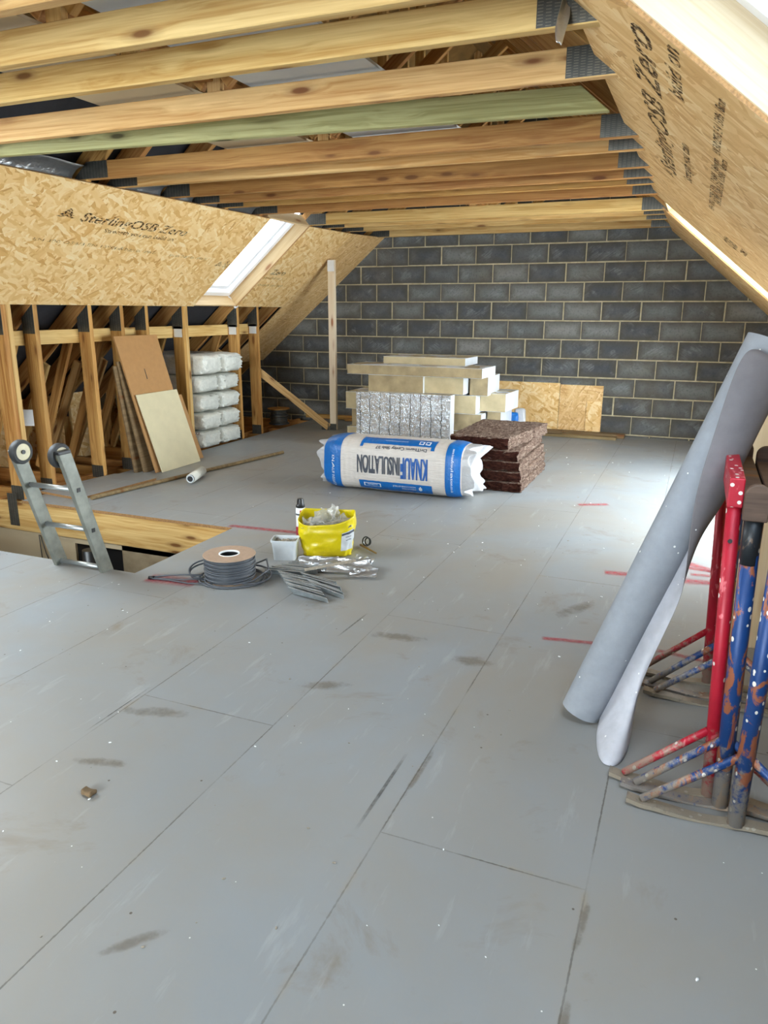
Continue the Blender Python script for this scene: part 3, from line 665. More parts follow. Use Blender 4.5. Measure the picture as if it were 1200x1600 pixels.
for y0, w_, X in ((4.22, 0.95, -4.445), (5.0, 0.55, -4.452), (5.75, 0.55, -4.46)): lettering('board_stamp', 'EN 300 OSB/3 EN 13986 E1', 0.038, tmat(-1, X, y0), M['stamp_small'], wl, w_)
tree_logo('board_logo', -1, -4.51, 6.56, 0.06, wl, M['stamp']); lettering('board_stamp', 'Ste', 0.12, tmat(-1, -4.515, 6.64), M['stamp'], wl, 0.10, 0.15)
lettering('board_stamp', 'Zero', 0.11, tmat(-1, -4.545, 7.62), M['stamp'], wl2, 0.32, 0.15, 0.003)
lettering('board_stamp', 'you can build on', 0.05, tmat(-1, -4.60, 7.56), M['stamp'], wl2, 0.36)
lettering('board_stamp', 'OSB/3 EN 300', 0.04, tmat(-1, -4.69, 7.58), M['stamp_small'], wl2, 0.55)
tree_logo('board_logo', 1, -0.225, 4.72, 0.07, wr, M['stamp'])
lettering('board_stamp', 'SterlingOSB Zero', 0.155, tmat(1, -0.205, 4.62), M['stamp'], wr, 2.30, 0.1, 0.003)
lettering('board_stamp', 'Strength you can', 0.075, tmat(1, -0.118, 4.40), M['stamp'], wr, 0.95, 0.0, 0.002)
lettering('board_stamp', 'build on', 0.085, tmat(1, -0.124, 2.75), M['stamp'], wr, 0.50, 0.0, 0.002)
for X, y0, w_ in ((0.0, 4.7, 1.5), (0.028, 4.3, 1.2), (0.0, 3.1, 0.75)): lettering('board_stamp', 'EN 300 OSB/3 EN 13986 18mm', 0.05, tmat(1, X, y0), M['stamp'], wr, w_, 0.0, 0.001)
lettering('board_stamp', 'OSB', 0.15, tmat(1, 0.16, 5.75), M['stamp'], wr, 0.35, 0.0, 0.004)
lettering('board_stamp', 'OSB/3', 0.07, tmat(1, 0.22, 5.6), M['stamp'], wr, 0.3, 0.0, 0.002)
lettering('board_stamp', 'Zero', 0.10, tmat(1, 0.05, 8.3), M['stamp'], wr2, 0.3)

# ------------------------------------------------------------------ rooflights
def rooflight(nm, side, xt, xb, y0, y1, label):
    root = tag(bpy.data.objects.new(nm, None), label, 'window', kind='structure'); C.objects.link(root)
    c = sp(side, (xt + xb)/2, 0, (y0 + y1)/2); up = Vector((-side*CT, 0, ST)); out = Vector((side*ST, 0, CT))
    xdir = Vector((0, 1, 0)) if side < 0 else Vector((0, -1, 0))
    mw = frame(c, xdir, up); zs_ = 1 if (mw.inverted().to_3x3() @ out).z > 0 else -1
    root.matrix_basis = mw
    W, H = (y1 - y0)/2, (sp(side, xt, 0, 0) - sp(side, xb, 0, 0)).length/2
    def bx(name, x0, x1, ya, yb, n0, n1, mat, bevel=0.003):
        lo = (x0, ya, min(n0*zs_, n1*zs_)); hi = (x1, yb, max(n0*zs_, n1*zs_))
        v = [(x, y, z) for z in (lo[2], hi[2]) for x, y in ((lo[0], lo[1]), (hi[0], lo[1]), (hi[0], hi[1]), (lo[0], hi[1]))]
        o = mesh(name, [mw @ Vector(p) for p in v], BOXF, mat, root) if False else mesh(name, v, BOXF, mat, root, mw=mw)
        if bevel: bev(o, bevel)
        return o
    d0, d1 = 0.0115, 0.165                        # reveal boards through the rafter depth
    # grain runs along the board: jambs get their own frame
    for s in (-1, 1):
        p0 = mw @ Vector((s*(W + 0.009), -H - 0.02, zs_*(d0 + d1)/2)); p1 = mw @ Vector((s*(W + 0.009), H + 0.02, zs_*(d0 + d1)/2))
        beam('reveal_jamb', p0, p1, d1 - d0, 0.018, M['reveal_pale' if nm == 'window_2' else 'reveal'], root, up=out)
    for s in (-1, 1):
        p0 = mw @ Vector((-W, s*(H + 0.009), zs_*(d0 + d1)/2)); p1 = mw @ Vector((W, s*(H + 0.009), zs_*(d0 + d1)/2))
        beam('reveal_head' if s > 0 else 'reveal_sill', p0, p1, d1 - d0, 0.018, M['reveal_pale' if nm == 'window_2' else 'reveal'], root, up=out)
    f = 0.055; n0, n1 = 0.145, 0.27
    for s in (-1, 1):
        bx('frame', s*W - (f if s > 0 else 0), s*W + (0 if s > 0 else f), -H, H, n0, n1, M['pvc'])
        bx('frame', -W + f, W - f, s*H - (f if s > 0 else 0), s*H + (0 if s > 0 else f), n0, n1, M['pvc'])
    g = f + 0.012; q = 0.05
    for s in (-1, 1):
        bx('sash', s*(W - g) - (q if s > 0 else 0), s*(W - g) + (0 if s > 0 else q), -H + g, H - g, 0.185, 0.25, M['pvc'])
        bx('sash', -W + g + q, W - g - q, s*(H - g) - (q if s > 0 else 0), s*(H - g) + (0 if s > 0 else q), 0.185, 0.25, M['pvc'])
    bx('ventilation_bar', -W + g, W - g, H - g - 0.03, H - g + 0.004, 0.165, 0.185, M['pvc'])
    bx('pane', -W + g + q - .01, W - g - q + .01, -H + g + q - .01, H - g - q + .01, 0.215, 0.225, M[{'window_1': 'glass_film', 'window_2': 'glass_dimmed', 'window_3': 'glass'}.get(nm, 'glass')], 0)
    # tape folded over the sill corner, as left by the fitters
    if nm == 'window_1':
        v = [(W - 0.012, -H - 0.03, -0.006*zs_), (W + 0.03, -H - 0.03, -0.006*zs_), (W + 0.022, -H + 0.012, -0.006*zs_), (W - 0.004, -H + 0.004, 0.14*zs_), (W - 0.03, -H + 0.004, 0.14*zs_)]
        mesh('blue_grey_tape', v, [(0, 1, 2), (0, 2, 3, 4)], M['foilskin'], root, mw=mw).modifiers.new('s', 'SOLIDIFY').thickness = 0.001
    return root
wlab = {'window_1': 'white rooflight with pale timber reveal in the left slope', 'window_2': 'near right rooflight whose pale spruce reveal fills the upper right corner',
        'window_3': 'far right rooflight seen edge-on as a bright strip', 'window_4': 'rooflight in the left slope before the stairwell'}
for w in WINS: rooflight(*w, wlab[w[0]])

# ------------------------------------------------------------------ roof trusses
CH = 0.112; T = 0.047; RD = 0.145
XLN, XRN = XC - 1.743, XC + 1.743
def clip_poly(poly, side, n):                        # keep the part on the room side of the slope plane raised by n (2D x,z)
    p0 = sp(side, XC + side*1.743, n, 0); out = []
    d = lambda p: (p[0] - p0.x)*side*ST + (p[1] - p0.z)*CT
    for i, a in enumerate(poly):
        b = poly[(i + 1) % len(poly)]; da, db = d(a), d(b)
        if da <= 0: out.append(a)
        if (da < 0 < db) or (db < 0 < da):
            t_ = da/(da - db); out.append((a[0] + t_*(b[0] - a[0]), a[1] + t_*(b[1] - a[1])))
    return out
def plate(poly, y, parent):
    v = [(p[0], y - 0.002, p[1]) for p in poly] + [(p[0], y, p[1]) for p in poly]; n = len(poly)
    f = [tuple(range(n)), tuple(range(2*n - 1, n - 1, -1))] + [(i, n + i, n + (i + 1) % n, (i + 1) % n) for i in range(n)]
    c = Vector((sum(p[0] for p in poly)/n, y, sum(p[1] for p in poly)/n))
    return mesh('nail_plate', [Vector(q) - c for q in v], f, M['plate'], parent, mw=Matrix.Translation(c))
def truss(y, zb, label, mat, post=True, two=False, posty=None, in_win=(), left_foot=-5.10, webs=True):
    """attic truss lying in the plane y..y+T: rafters, collar, knee posts, webs, floor tie"""
    root = thing('roof_truss', label, 'roof truss', (XC, y, 0), 'roof trusses')
    yc = y + T/2
    if zb is not None:
        hw = 1.743 + (2.40 - zb)/TT + 0.011/ST
        beam('collar', (XC - hw, yc, zb + CH/2), (XC + hw, yc, zb + CH/2), CH, T, mat, root, cut0=CH/TT, cut1=CH/TT)
        # nail plates on the face towards the room's near end
        for side in (-1, 1):
            e = XC + side*hw
            pl = [(e - side*0.185, zb + 0.004), (e + side*0.10, zb + 0.004), (e + side*0.10, zb + CH + 0.0), (e - side*0.185, zb + CH)]
            if side > 0: pl = [(e - 0.21, zb + 0.004), (e + 0.1, zb + 0.004), (e + 0.1, zb + CH), (e - 0.21, zb + CH)]
            if side < 0: pl = pl[::-1]
            pl = clip_poly(pl, side, 0.09 if side < 0 else 0.02)
            if len(pl) > 2: plate(pl, y, root)
    for side in (-1, 1):
        c0 = 0.011 + RD/2
        a = sp(side, XC + side*4.55, c0, yc); b = sp(side, XC, c0, yc); b = b + Vector((side*CT, 0, -ST))*(c0*TT) 
        inw = [w for w in WINS if w[1] == side and w[4] - 0.02 < yc < w[5] + 0.02]
        if inw:                                        # rafter trimmed around a rooflight
            w = inw[0]
            if not (side > 0 and yc > 5): beam('rafter', a, sp(side, w[3] + side*0.05, c0, yc), RD, T, M['wood_dark'], root, up=(side*ST, 0, CT))
            beam('rafter', sp(side, w[2] - side*0.05, c0, yc), b, RD, T, M['wood_dark'], root, up=(side*ST, 0, CT))
        else:
            if side > 0 and 4.72 < yc < 7.44: a = sp(1, 0.74, c0, yc)      # cut short at the added side opening
            beam('rafter', a, b, RD, T, M['wood_dark'], root, up=(side*ST, 0, CT), cut1=0.0)
    if zb is not None and webs:
        beam('king_post', (XC, yc, zb + CH), (XC, yc, zs(XC) - 0.02), 0.072, 0.035, M['wood'], root, up=(1, 0, 0))
        for s in (-1, 1): beam('strut', (XC + s*0.05, yc, zb + CH + 0.04), sp(s, XC + s*0.85, -0.01, yc), 0.072, 0.035, M['wood_dark'], root)
    if post:
        for k in range(2 if two else 1):
            yy = yc + k*(T + 0.002)
            zt = zs(-4.97) + 0.011/CT
            beam('knee_post', (-5.035, yy, -0.02), (-5.035, yy, zt), 0.13, T, M['wood_dark'] if k == 0 else M['wood'], root, up=(-1, 0, 0), cut1=0.13*TT)  # first ply in darker wood to imitate its shaded near face
        plate(clip_poly([(-5.10, 1.30), (-4.97, 1.30), (-4.97, 1.60), (-5.10, 1.60)], -1, 0.01), y, root)
        if y > 6.5:
            q_ = plate([(-5.085, 1.215), (-4.985, 1.215), (-4.985, 1.325), (-5.085, 1.325)], y, root); q_.data.materials[0] = M['foilskin']; q_['label'] = 'bright new nail plate at runner height'
        plate([(-5.10, -0.015), (-4.97, -0.015), (-4.97, 0.10), (-5.10, 0.10)], y, root)
        if not RWY0 < yc < RWY1: beam('knee_post', (0.695, yc, -0.02), (0.695, yc, zs(0.63) + 0.011/CT), 0.12, T, M['wood'], root, up=(1, 0, 0), cut1=0.12*TT)
        # eaves webs, steeper than the rafter
        beam('web', (-5.78, yc, 0.02), (-5.22, yc, zs(-5.22) - 0.02), 0.085, 0.036, M['wood_dark'], root, up=(-1, 0, 0.5))
        beam('web', (-6.12, yc, -0.02), (-6.12, yc, zs(-6.12) - 0.01), 0.09, 0.036, M['wood'], root, up=(-1, 0, 0))
        plate([(-6.165, 0.40), (-6.075, 0.40), (-6.075, 0.60), (-6.165, 0.60)], y + 0.005, root)
        beam('web', (-6.08, yc, 0.0), (-5.55, yc, zs(-5.55) - 0.02), 0.085, 0.036, M['wood'], root, up=(-1, 0, 0.5))
    return root
def tie(y, parent, x0, x1): beam('floor_tie', (x0, y + T/2, -0.135), (x1, y + T/2, -0.135), 0.22, T, M['wood_red'], parent)
TR = [ # y, collar bottom, label, material, post, two plies
 (1.90, 2.35, 'nearest roof truss, its collar only just in the top left corner', 'wood', False, False),
 (2.275, 2.345, 'roof truss whose pale collar runs off the top edge of the picture', 'wood', False, False),
 (2.65, 2.348, 'roof truss with large grey nail plate at the top beside the right lining', 'wood', False, False),
 (3.225, 2.350, 'roof truss with pale collar just in front of the green joist', 'wood', False, False),
 (4.335, 2.353, 'roof truss with dark knots on its collar just behind the green joist', 'wood_dark', True, True),
 (4.64, 2.345, 'roof truss second behind the green joist, standing beside the stairwell', 'wood', True, False),
 (5.24, 2.353, 'reddish collar roof truss third behind the green joist', 'wood_red', True, False),
 (5.64, 2.355, 'roof truss whose knee post backs the tall brown leaning boards', 'wood_dark', True, False),
 (5.985, 2.363, 'roof truss with slim knee post right of the brown leaning boards', 'wood_dark', True, False),
 (6.555, 2.371, 'roof truss at the near side of the left rooflight with doubled post', 'wood_red', True, True),
 (7.565, 2.371, 'roof truss at the far side of the left rooflight', 'wood', True, False),
 (8.00, 2.382, 'roof truss with post beside the white wrapped packs', 'wood', True, False),
 (8.50, 2.389, 'roof truss in line with the free standing timber post', 'wood', False, False),
 (9.30, 2.392, 'last roof truss tight against the block gable', 'wood', False, False)]
for y, zb, lab, m, ps, tw in TR:
    r_ = truss(y, zb, lab, M[m], ps, tw)
    if y > 4.4: tie(y, r_, -6.6, 2.2)
    elif y < 3.24: tie(y - (0.05 if y > 3 else 0), r_, -6.6, 2.2)
# green treated joist
g = tag(beam('joist', (-4.22, 3.50, 2.352 + .056), (-0.475, 3.79, 2.352 + .056), 0.112, 0.045, M['wood_green'], cut0=0.112/TT, cut1=0.112/TT), 'green treated joist slung slightly askew among the pale collars', 'joist')
lathe('coach_bolt', [(0, 0), (.011, 0), (.011, .006), (.005, .006), (.005, .02), (0, .02)], M['galv'], g, (-4.08, 3.482, 2.42), 12, (0, -1, 0.0))
# runner nailed across the knee posts, longitudinal binder and boards on the collars
tag(beam('runner', (-5.125, 3.2, 1.262), (-5.125, 8.22, 1.27), 0.118, 0.045, M['wood']), 'long horizontal runner nailed behind the left knee posts', 'timber rail')
tag(beam('binder', (-2.235, -1, 2.52), (-2.235, 9.3, 2.535), 0.04, 0.09, M['wood_red']), 'reddish timber binder running along on top of the collars', 'timber rail')
beam_y = 2.478
tag(box('ceiling_board', (-2.02, 0.3, beam_y), (-1.37, 3.9, beam_y + .0125), M['board_grey']), 'pale grey board lying along on the near collars', 'board', 'boards laid on the collars')
tag(box('ceiling_board', (-2.02, 3.92, beam_y), (-1.37, 6.3, beam_y + .0125), M['board_grey']), 'grey board on the collars further back above the green joist', 'board', 'boards laid on the collars')
tag(box('ceiling_board', (-2.90, 1.2, beam_y), (-2.31, 3.62, beam_y + .0125), M['board_beige']), 'buff board on the collars left of the binder', 'board', 'boards laid on the collars')
tag(box('ceiling_board', (-2.90, 3.64, beam_y), (-2.31, 6.0, beam_y + .0125), M['board_beige']), 'buff board on the collars left of the binder, the far one', 'board', 'boards laid on the collars')
# silver quilt stuffed between the rafters above the left lining
gq = random.Random(5)
for i, (y0, y1, lab) in enumerate([(3.6, 4.28, 'dark silver quilt tucked above the left end of the green joist'), (4.72, 5.2, 'grey insulation quilt tucked behind the second rafter from the green joist'), (5.30, 5.62, 'shiny silver quilt peeping over the middle of the left lining'),
        (5.70, 5.97, 'small silver quilt scrap over the left lining'), (6.05, 6.53, 'bright crumpled silver quilt beside the top of the left rooflight'), (7.62, 7.98, 'silver quilt tucked just past the left rooflight')]):
    rows = []
    for a in range(7):
        row = []
        for b in range(9):
            X = -3.93 - 0.22*a/6 + gq.uniform(-.006, .006); n = 0.035 + 0.05*math.sin(a*0.8) + 0.03*noise.noise((b*0.6, a*0.7, i*4.0)); 
            row.append(sp(-1, X, max(0.016, n), y0 + (y1 - y0)*b/8))
        rows.append(row)
    tag(sheet_grid('foil_quilt', rows, M['foil_plain'], None, 0.003, 1), lab, 'insulation', 'silver quilt pieces between the rafters')
# torn foil hanging beside the right lining
rows = []
for a in range(7):
    z = 2.47 - 0.032*a
    rows.append([(-0.50 + 0.006*b + 0.006*math.sin(a*1.1 + b), 2.62 + 0.05*b/4*(1 - a/8) + 0.012*math.sin(a*.9) - 0.006*a, z + 0.006*math.sin(b*2.0)) for b in range(5)])
tag(sheet_grid('foil_strip', rows, M['foil_plain'], None, 0.001, 2), 'torn strip of silver foil hanging from the right end of the near collar', 'foil strip')

# stairwell
def stair():
    tag(beam('trimmer', (-5.25, HY1 + .025, -0.14), (HX1, HY1 + .025, -0.14), 0.235, 0.045, M['wood']), 'pale timber trimmer along the far edge of the stairwell', 'timber beam')
    tag(beam('trimmer', (HX1 + .025, HY0, -0.14), (HX1 + .025, HY1, -0.14), 0.235, 0.045, M['wood']), 'timber trimmer along the right edge of the stairwell', 'timber beam')
    tag(box('wall_stair_far', (-3.95, HY1 + .01, -2.6), (-2.5, HY1 + .12, -0.262), M['lower']), 'brown rough blockwork below the stairwell trimmer', 'wall', kind='structure')
    tag(box('wall_stair_right', (HX1 + .02, 2.6, -2.6), (HX1 + .12, HY1 + .1, -0.262), M['lower']), 'blockwork on the right of the stairwell', 'wall', kind='structure')
    tag(box('wall_stair_near', (-7, HY0 - .12, -2.6), (HX1, HY0 - .06, -0.262), M['lower']), 'wall on the near side of the stairwell', 'wall', kind='structure')
    tag(box('wall_stair_left', (-5.5, HY0 - .1, -2.6), (-5.4, HY1 + .1, -0.2), M['lower']), 'blockwork on the left of the stairwell', 'wall', kind='structure')
    p = tag(box('wall_stair_board', (-6.7, HY1 + .01, -2.6), (-4.42, HY1 + .03, -0.275), M['board_beige']), 'pale plasterboard below the stairwell trimmer', 'wall', kind='structure')
    tag(tube('hanging_wire', [(-4.78, HY1 - .005, -0.27), (-4.77, HY1 - .01, -.45), (-4.74, HY1 - .01, -.62), (-4.70, HY1 - .02, -.78)], 0.004, M['black'], None, 6), 'dark wire hanging down the plasterboard in the stairwell', 'wire', 'stairwell wires')
    tag(tube('hanging_wire', [(-4.765, HY1 - .005, -0.27), (-4.72, HY1 - .01, -.42), (-4.65, HY1 - .01, -.58), (-4.60, HY1 - .02, -.72)], 0.004, M['black'], None, 6), 'dark wire slanting to the right down the stairwell plasterboard', 'wire', 'stairwell wires')
    tag(tube('drain_pipe', [(-4.19, HY1 - .08, -2.5), (-4.19, HY1 - .08, -0.30)], 0.055, M['black'], None, 20), 'black pipe in the dark gap below the stairwell trimmer', 'pipe')
    tag(box('wall_stair_shade', (-4.5, HY1 + .031, -2.6), (-3.94, HY1 + .06, -0.256), M['black']), 'black sheet for the shaded gap below the stairwell trimmer', 'wall', kind='structure')  # black panel stands in for the shade inside the gap
stair()
# nail plate strap on the trimmer belongs to the doubled post
tag(box('splice_plate', (-5.085, HY1 - .0005, -0.22), (-4.985, HY1 + .0018, 0.05), M['plate']), 'tall grey nail plate at the foot of the post on the trimmer', 'nail plate')
tag(beam('sole_plate', (-5.20, 4.3, -0.06), (-5.20, 9.4, -0.06), 0.10, 0.045, M['wood_red']), 'orange timber sole plate low behind the knee posts', 'timber rail')
# strand board closing the eaves
mw = frame((-6.32, 6.0, 0.30), (0, 1, 0), (0, 0, 1)); v, f = prism_pts([(-2.2, -.42), (2.6, -.42), (2.6, .36), (-2.2, .36)], -.006, .006)
tag(mesh('strand_board', v, f, M['osb'], mw=mw), 'strand board standing upright at the back of the left eaves', 'board')
e_ = thing('warning_sign', 'white placard with red bar low in the left eaves', 'sign', (-5.75, 5.05, 0.40))
mesh('panel', [(-.14, 0, -.05), (.2, 0.0, -.05), (.26, 0.0, .10), (-.14, 0.0, .10)], [(0, 1, 2, 3)], M['white'], e_, mw=Matrix.Translation((-5.75, 5.05, 0.50)) @ Matrix.Rotation(R(20), 4, 'Z')).modifiers.new('s', 'SOLIDIFY').thickness = 0.006
mesh('red_bar', [(-.06, -.008, -.03), (.0, -.008, -.04), (-.04, -.008, .05), (-.1, -.008, .06)], [(0, 1, 2, 3)], plain('red_tape', srgb(206, 40, 36), 0.5), e_, mw=Matrix.Translation((-5.75, 5.05, 0.50)) @ Matrix.Rotation(R(20), 4, 'Z')).modifiers.new('s', 'SOLIDIFY').thickness = 0.002

# free-standing post with brace near the gable
pt = thing('timber_post', 'free standing timber post with diagonal brace near the gable', 'post', (-4.25, 8.60, 0))
beam('post', (-4.25, 8.60, 0), (-4.25, 8.60, 2.085), 0.09, 0.047, M['wood_pale'], pt, up=(1, 0, 0))
beam('brace', (-5.04, 8.10, 0.76), (-4.31, 8.565, 0.035), 0.085, 0.036, M['wood'], pt)
for z0, z1 in ((1.95, 2.08), (0.0, 0.08)):
    q = plate([(-4.295, z0), (-4.205, z0), (-4.205, z1), (-4.295, z1)], 8.575, pt); q.data.materials[0] = M['foilskin'] if z0 > 1 else M['plate']
plate([(-4.40, 0.0), (-4.30, 0.0), (-4.30, 0.09), (-4.40, 0.05)], 8.545, pt)

# ------------------------------------------------------------------ ladder
lad = thing('ladder', 'dirty aluminium ladder with two rubber wheels sticking up out of the stairwell', 'ladder', (-3.28, 3.9, -2.5))
ld = Vector((0, -0.293, 0.956)); 
def lp(x, s): return Vector((x, 3.215, 0.02)) + ld*s
ld_n = Vector((0, 0.956, 0.293))
for x in (-3.455, -3.105):
    p0, p1 = lp(x, -2.62), lp(x, 0.765)
    bm = bmesh.new(); L = (p1 - p0).length
    prof = [(-.043, -.013), (.043, -.013), (.043, .013), (-.043, .013)]
    v = [(px, py, z) for z in (0, L) for px, py in prof]
    o = mesh('stile', v, BOXF, M['alu_dirty'], lad, mw=frame(p0, ld_n, Vector((1, 0, 0))) if False else Matrix(((0, 1, ld.x, p0.x), (ld_n.y, 0, ld.y, p0.y), (ld_n.z, 0, ld.z, p0.z), (0, 0, 0, 1))))
    bev(o, 0.004, 2)
    q = lp(x + (0.034 if x < -3.3 else -0.034), 0.74)
    w = lathe('wheel', [(0, -.016), (.045, -.016), (.047, -.02), (.064, -.02), (.068, -.012), (.068, .012), (.064, .02), (.047, .02), (.045, .016), (0, .016)], [M['cream'], M['rubber']], lad, q, 36, (1, 0, 0), [0, 0, 1, 1, 1, 1, 1, 0, 0])
    lathe('hub', [(0, -.02), (.012, -.02), (.012, .024), (0, .024)], M['black'], w, q, 16, (1, 0, 0))
    for s in (0.53, 0.265):
        c = lp(x + 0.0145, s); bxo = box('rung_socket', (c.x - .001, c.y - .012, c.z - .012), (c.x + .0015, c.y + .012, c.z + .012), M['black'], lad)
s = 0.53
while s > -2.5:
    tube('rung', [lp(-3.444, s), lp(-3.116, s)], 0.015, M['alu'], lad, 14); s -= 0.265
box('end_cap', (-3.122, lp(0, .765).y - .045, lp(0, .765).z - .012), (-3.088, lp(0, .765).y + .042, lp(0, .765).z + .008), M['black'], lad, 0.004)

# ------------------------------------------------------------------ leaning boards on the left
def lean_board(name, yb0, yb1, xb, L, lean, tilt, th, mat, label, zb=0.0):
    """board standing on its bottom edge (along Y), leaning to the left; tilt slews it in its own plane"""
    o = Vector((xb, (yb0 + yb1)/2, zb)); along = Vector((0, 1, 0)); up = Vector((-math.sin(lean), 0, math.cos(lean)))
    w = (yb1 - yb0)/2
    mw = frame(o, along, up)
    v, f = prism_pts([(-w, 0), (w, 0), (w - tilt, L), (-w - tilt, L)], -th/2, th/2)
    ob = mesh(name, v, f, mat, mw=mw); bev(ob, 0.002, 1)
    return tag(ob, label, 'board', 'boards leaning on the left posts')
lean_board('leaning_board', 5.585, 6.185, -4.58, 0.755, R(16.5), 0.03, 0.012, M['pale_board'], 'pale cream board leaning in front of the brown leaning boards')
lean_board('leaning_board', 5.55, 6.15, -4.625, 1.30, R(15.3), 0.03, 0.018, M['buff_board'], 'tall brown fibreboard leaning behind the pale cream board')
lean_board('leaning_board', 5.75, 6.36, -4.67, 0.68, R(15.5), 0.06, 0.012, M['buff_board'], 'short brown board leaning out to the right behind the cream board')
lean_board('leaning_board', 5.50, 6.05, -4.725, 1.05, R(11.8), 0.0, 0.018, M['wood_grey'], 'dark edged board leaning hidden behind the brown fibreboards')
lean_board('leaning_board', 5.46, 6.0, -4.80, 1.0, R(8.5), 0.0, 0.018, M['wood_grey'], 'darkest leaning board, hindmost against the left knee post')
mesh('slot_mark', [(-.006, -.05, 0), (.006, -.05, 0), (.004, .05, 0), (-.004, .05, 0)], [(0, 1, 2, 3)], M['rubber'], bpy.data.objects['leaning_board.001'], mw=frame((-4.625 - math.sin(R(15.3))*.93 + .0095*math.cos(R(15.3)), 5.80, math.cos(R(15.3))*.93 + .0095*math.sin(R(15.3))), (0, 1, 0), (-math.sin(R(15.3)), 0, math.cos(R(15.3)))))
# loose floor board, pole, white tube
v, f = prism_pts([(-5.0, 4.52), (-4.50, 4.45), (-4.42, 5.30), (-4.64, 5.48), (-4.9, 5.30)], 0.0, 0.02)
tag(mesh('loose_board', v, f, [M['floor'], M['chip']], mi=[1, 0] + [1]*5), 'loose grey floor board offcut lying left of the wooden pole', 'board')
pb = bmesh.new(); tube_bm(pb, [(-4.42, 4.50, 0.018), (-4.22, 5.7, 0.018), (-4.01, 6.87, 0.018)], 0.017, 8)
tag(from_bm('wooden_pole', pb, M['wood_grey']), 'long thin wooden pole lying on the floor by the leaning boards', 'pole')
tb = thing('film_roll', 'small white film roll lying across the wooden pole', 'roll', (-4.09, 5.45, 0))
a, b = Vector((-4.04, 5.30, 0.048)), Vector((-4.15, 5.62, 0.048))
tube('roll', [a, b], 0.042, M['wrap_white'], tb, 24); tube('core', [a + (a - b).normalized()*0.012, a + (a - b).normalized()*-0.02], 0.034, M['black'], tb, 20)
tube('core_ring', [a + (a - b).normalized()*0.016 + Vector((0.03*math.cos(t_)*0.95, 0.03*math.cos(t_)*0.3, 0.03*math.sin(t_))) for t_ in [k*2*math.pi/20 for k in range(20)]], 0.005, M['tub'], tb, 6, True)

# ------------------------------------------------------------------ white wrapped packs
pk = random.Random(11)
def wrapped_pack(i, row, col, label):
    y0 = 6.72 + 0.395*col; z0 = 0.003 + 0.203*row; bul = 0.02 if row == 4 else 0.0
    xf = -4.93 + pk.uniform(-.015, .02) + (0.05 if row == 4 else 0)
    def fn(p):
        # the film drawn tight over a bundle of small rolls at the end
        ex = max(0.0, (p.x + 0.60 - 1.02)/0.18)
        bump = 0.03*ex*(math.sin(p.y*95 + i)*math.sin(p.z*100 + i*2))
        p.x += 0.02*ex*math.cos(p.y*7)*math.cos(p.z*12) + bump
        k = 1 - 0.12*ex*ex
        return Vector((p.x, p.y*k, p.z*k))
    o = rbox('insulation_pack', (xf - 1.2, y0, z0), (xf, y0 + 0.378, z0 + 0.188 + bul), M['wrap_white'], None, 0.05, 34, 0.010, 9.0, True, i, None, fn)
    return tag(o, label, 'insulation pack', 'white wrapped packs in the left eaves')
rowname = ['bottom', 'second', 'third', 'fourth', 'top']
for row in range(5):
    for col in range(2):
        wrapped_pack(row*2 + col, row, col, f'white film wrapped insulation pack, {rowname[row]} layer up, {"near" if col == 0 else "far"} column of the stack')
lettering('print', 'ROCK', 0.05, frame((-4.945, 6.735, 0.19), (0.2, -1, 0), (0, 0, 1)) if False else frame((-5.05, 6.7135, 0.165), (1, 0, 0), (0, 0, 1)), plain('brown_print', srgb(150, 60, 44)), bpy.data.objects['insulation_pack'], 0.10)

# wire spool on the eaves floor
sp_o = thing('wire_spool', 'grey wire spool with round wooden flange standing near the gable', 'spool', (-5.17, 8.78, 0))
lathe('flange', [(0.03, .20), (.15, .20), (.15, .212), (.03, .212), (.03, .20)], M['wood_dark'], sp_o, (-5.17, 8.78, 0))
lathe('flange', [(0.0, .0), (.14, .0), (.14, .012), (0, .012)], M['cable'], sp_o, (-5.17, 8.78, 0))
lathe('wire', [(.05, .012)] + [(.115 + .004*math.sin(k*2.0), .012 + .094*k/20) for k in range(21)] + [(.12, .11), (.13, .112), (.13, .12)] + [(.105 + .004*math.sin(k*2.0), .12 + .08*k/12) for k in range(13)] + [(.05, .20)], plain('grey_wire', srgb(116, 116, 112), .4, .6), sp_o, (-5.17, 8.78, 0))
tag(rbox('concrete_lump', (-5.95, 8.35, -0.02), (-5.70, 8.52, 0.55), M['pir_old'], None, 0.02, 6, 0.01), 'upright buff offcut half hidden behind the white packs', 'offcut')

# ------------------------------------------------------------------ timber and sheets at the gable foot
tag(beam('plank', (-5.1, 9.46, 0.035), (-3.55, 9.47, 0.035), 0.05, 0.09, M['wood_dark'], up=(0, 0, 1)), 'timber batten along the gable foot left of the post', 'plank', 'planks at the gable foot')
tag(beam('plank', (-4.45, 9.38, 0.02), (-2.9, 9.40, 0.02), 0.03, 0.08, M['wood_red']), 'thin batten lying on the floor just in front of the gable batten', 'plank', 'planks at the gable foot')
tag(beam('plank', (-2.6, 9.44, 0.025), (-0.72, 9.40, 0.025), 0.05, 0.14, M['wood_grey']), 'grey plank under the strand board sheets at the gable', 'plank', 'planks at the gable foot')
tag(beam('plank', (-2.4, 9.24, 0.017), (-0.80, 9.24, 0.017), 0.032, 0.12, M['wood_grey']), 'flat grey plank on the floor in front of the strand boards', 'plank', 'planks at the gable foot')
tag(beam('plank', (-2.0, 9.25, 0.052), (-1.45, 9.26, 0.052), 0.035, 0.10, M['wood_grey']), 'short grey plank piece on top of the flat gable plank', 'plank', 'planks at the gable foot')
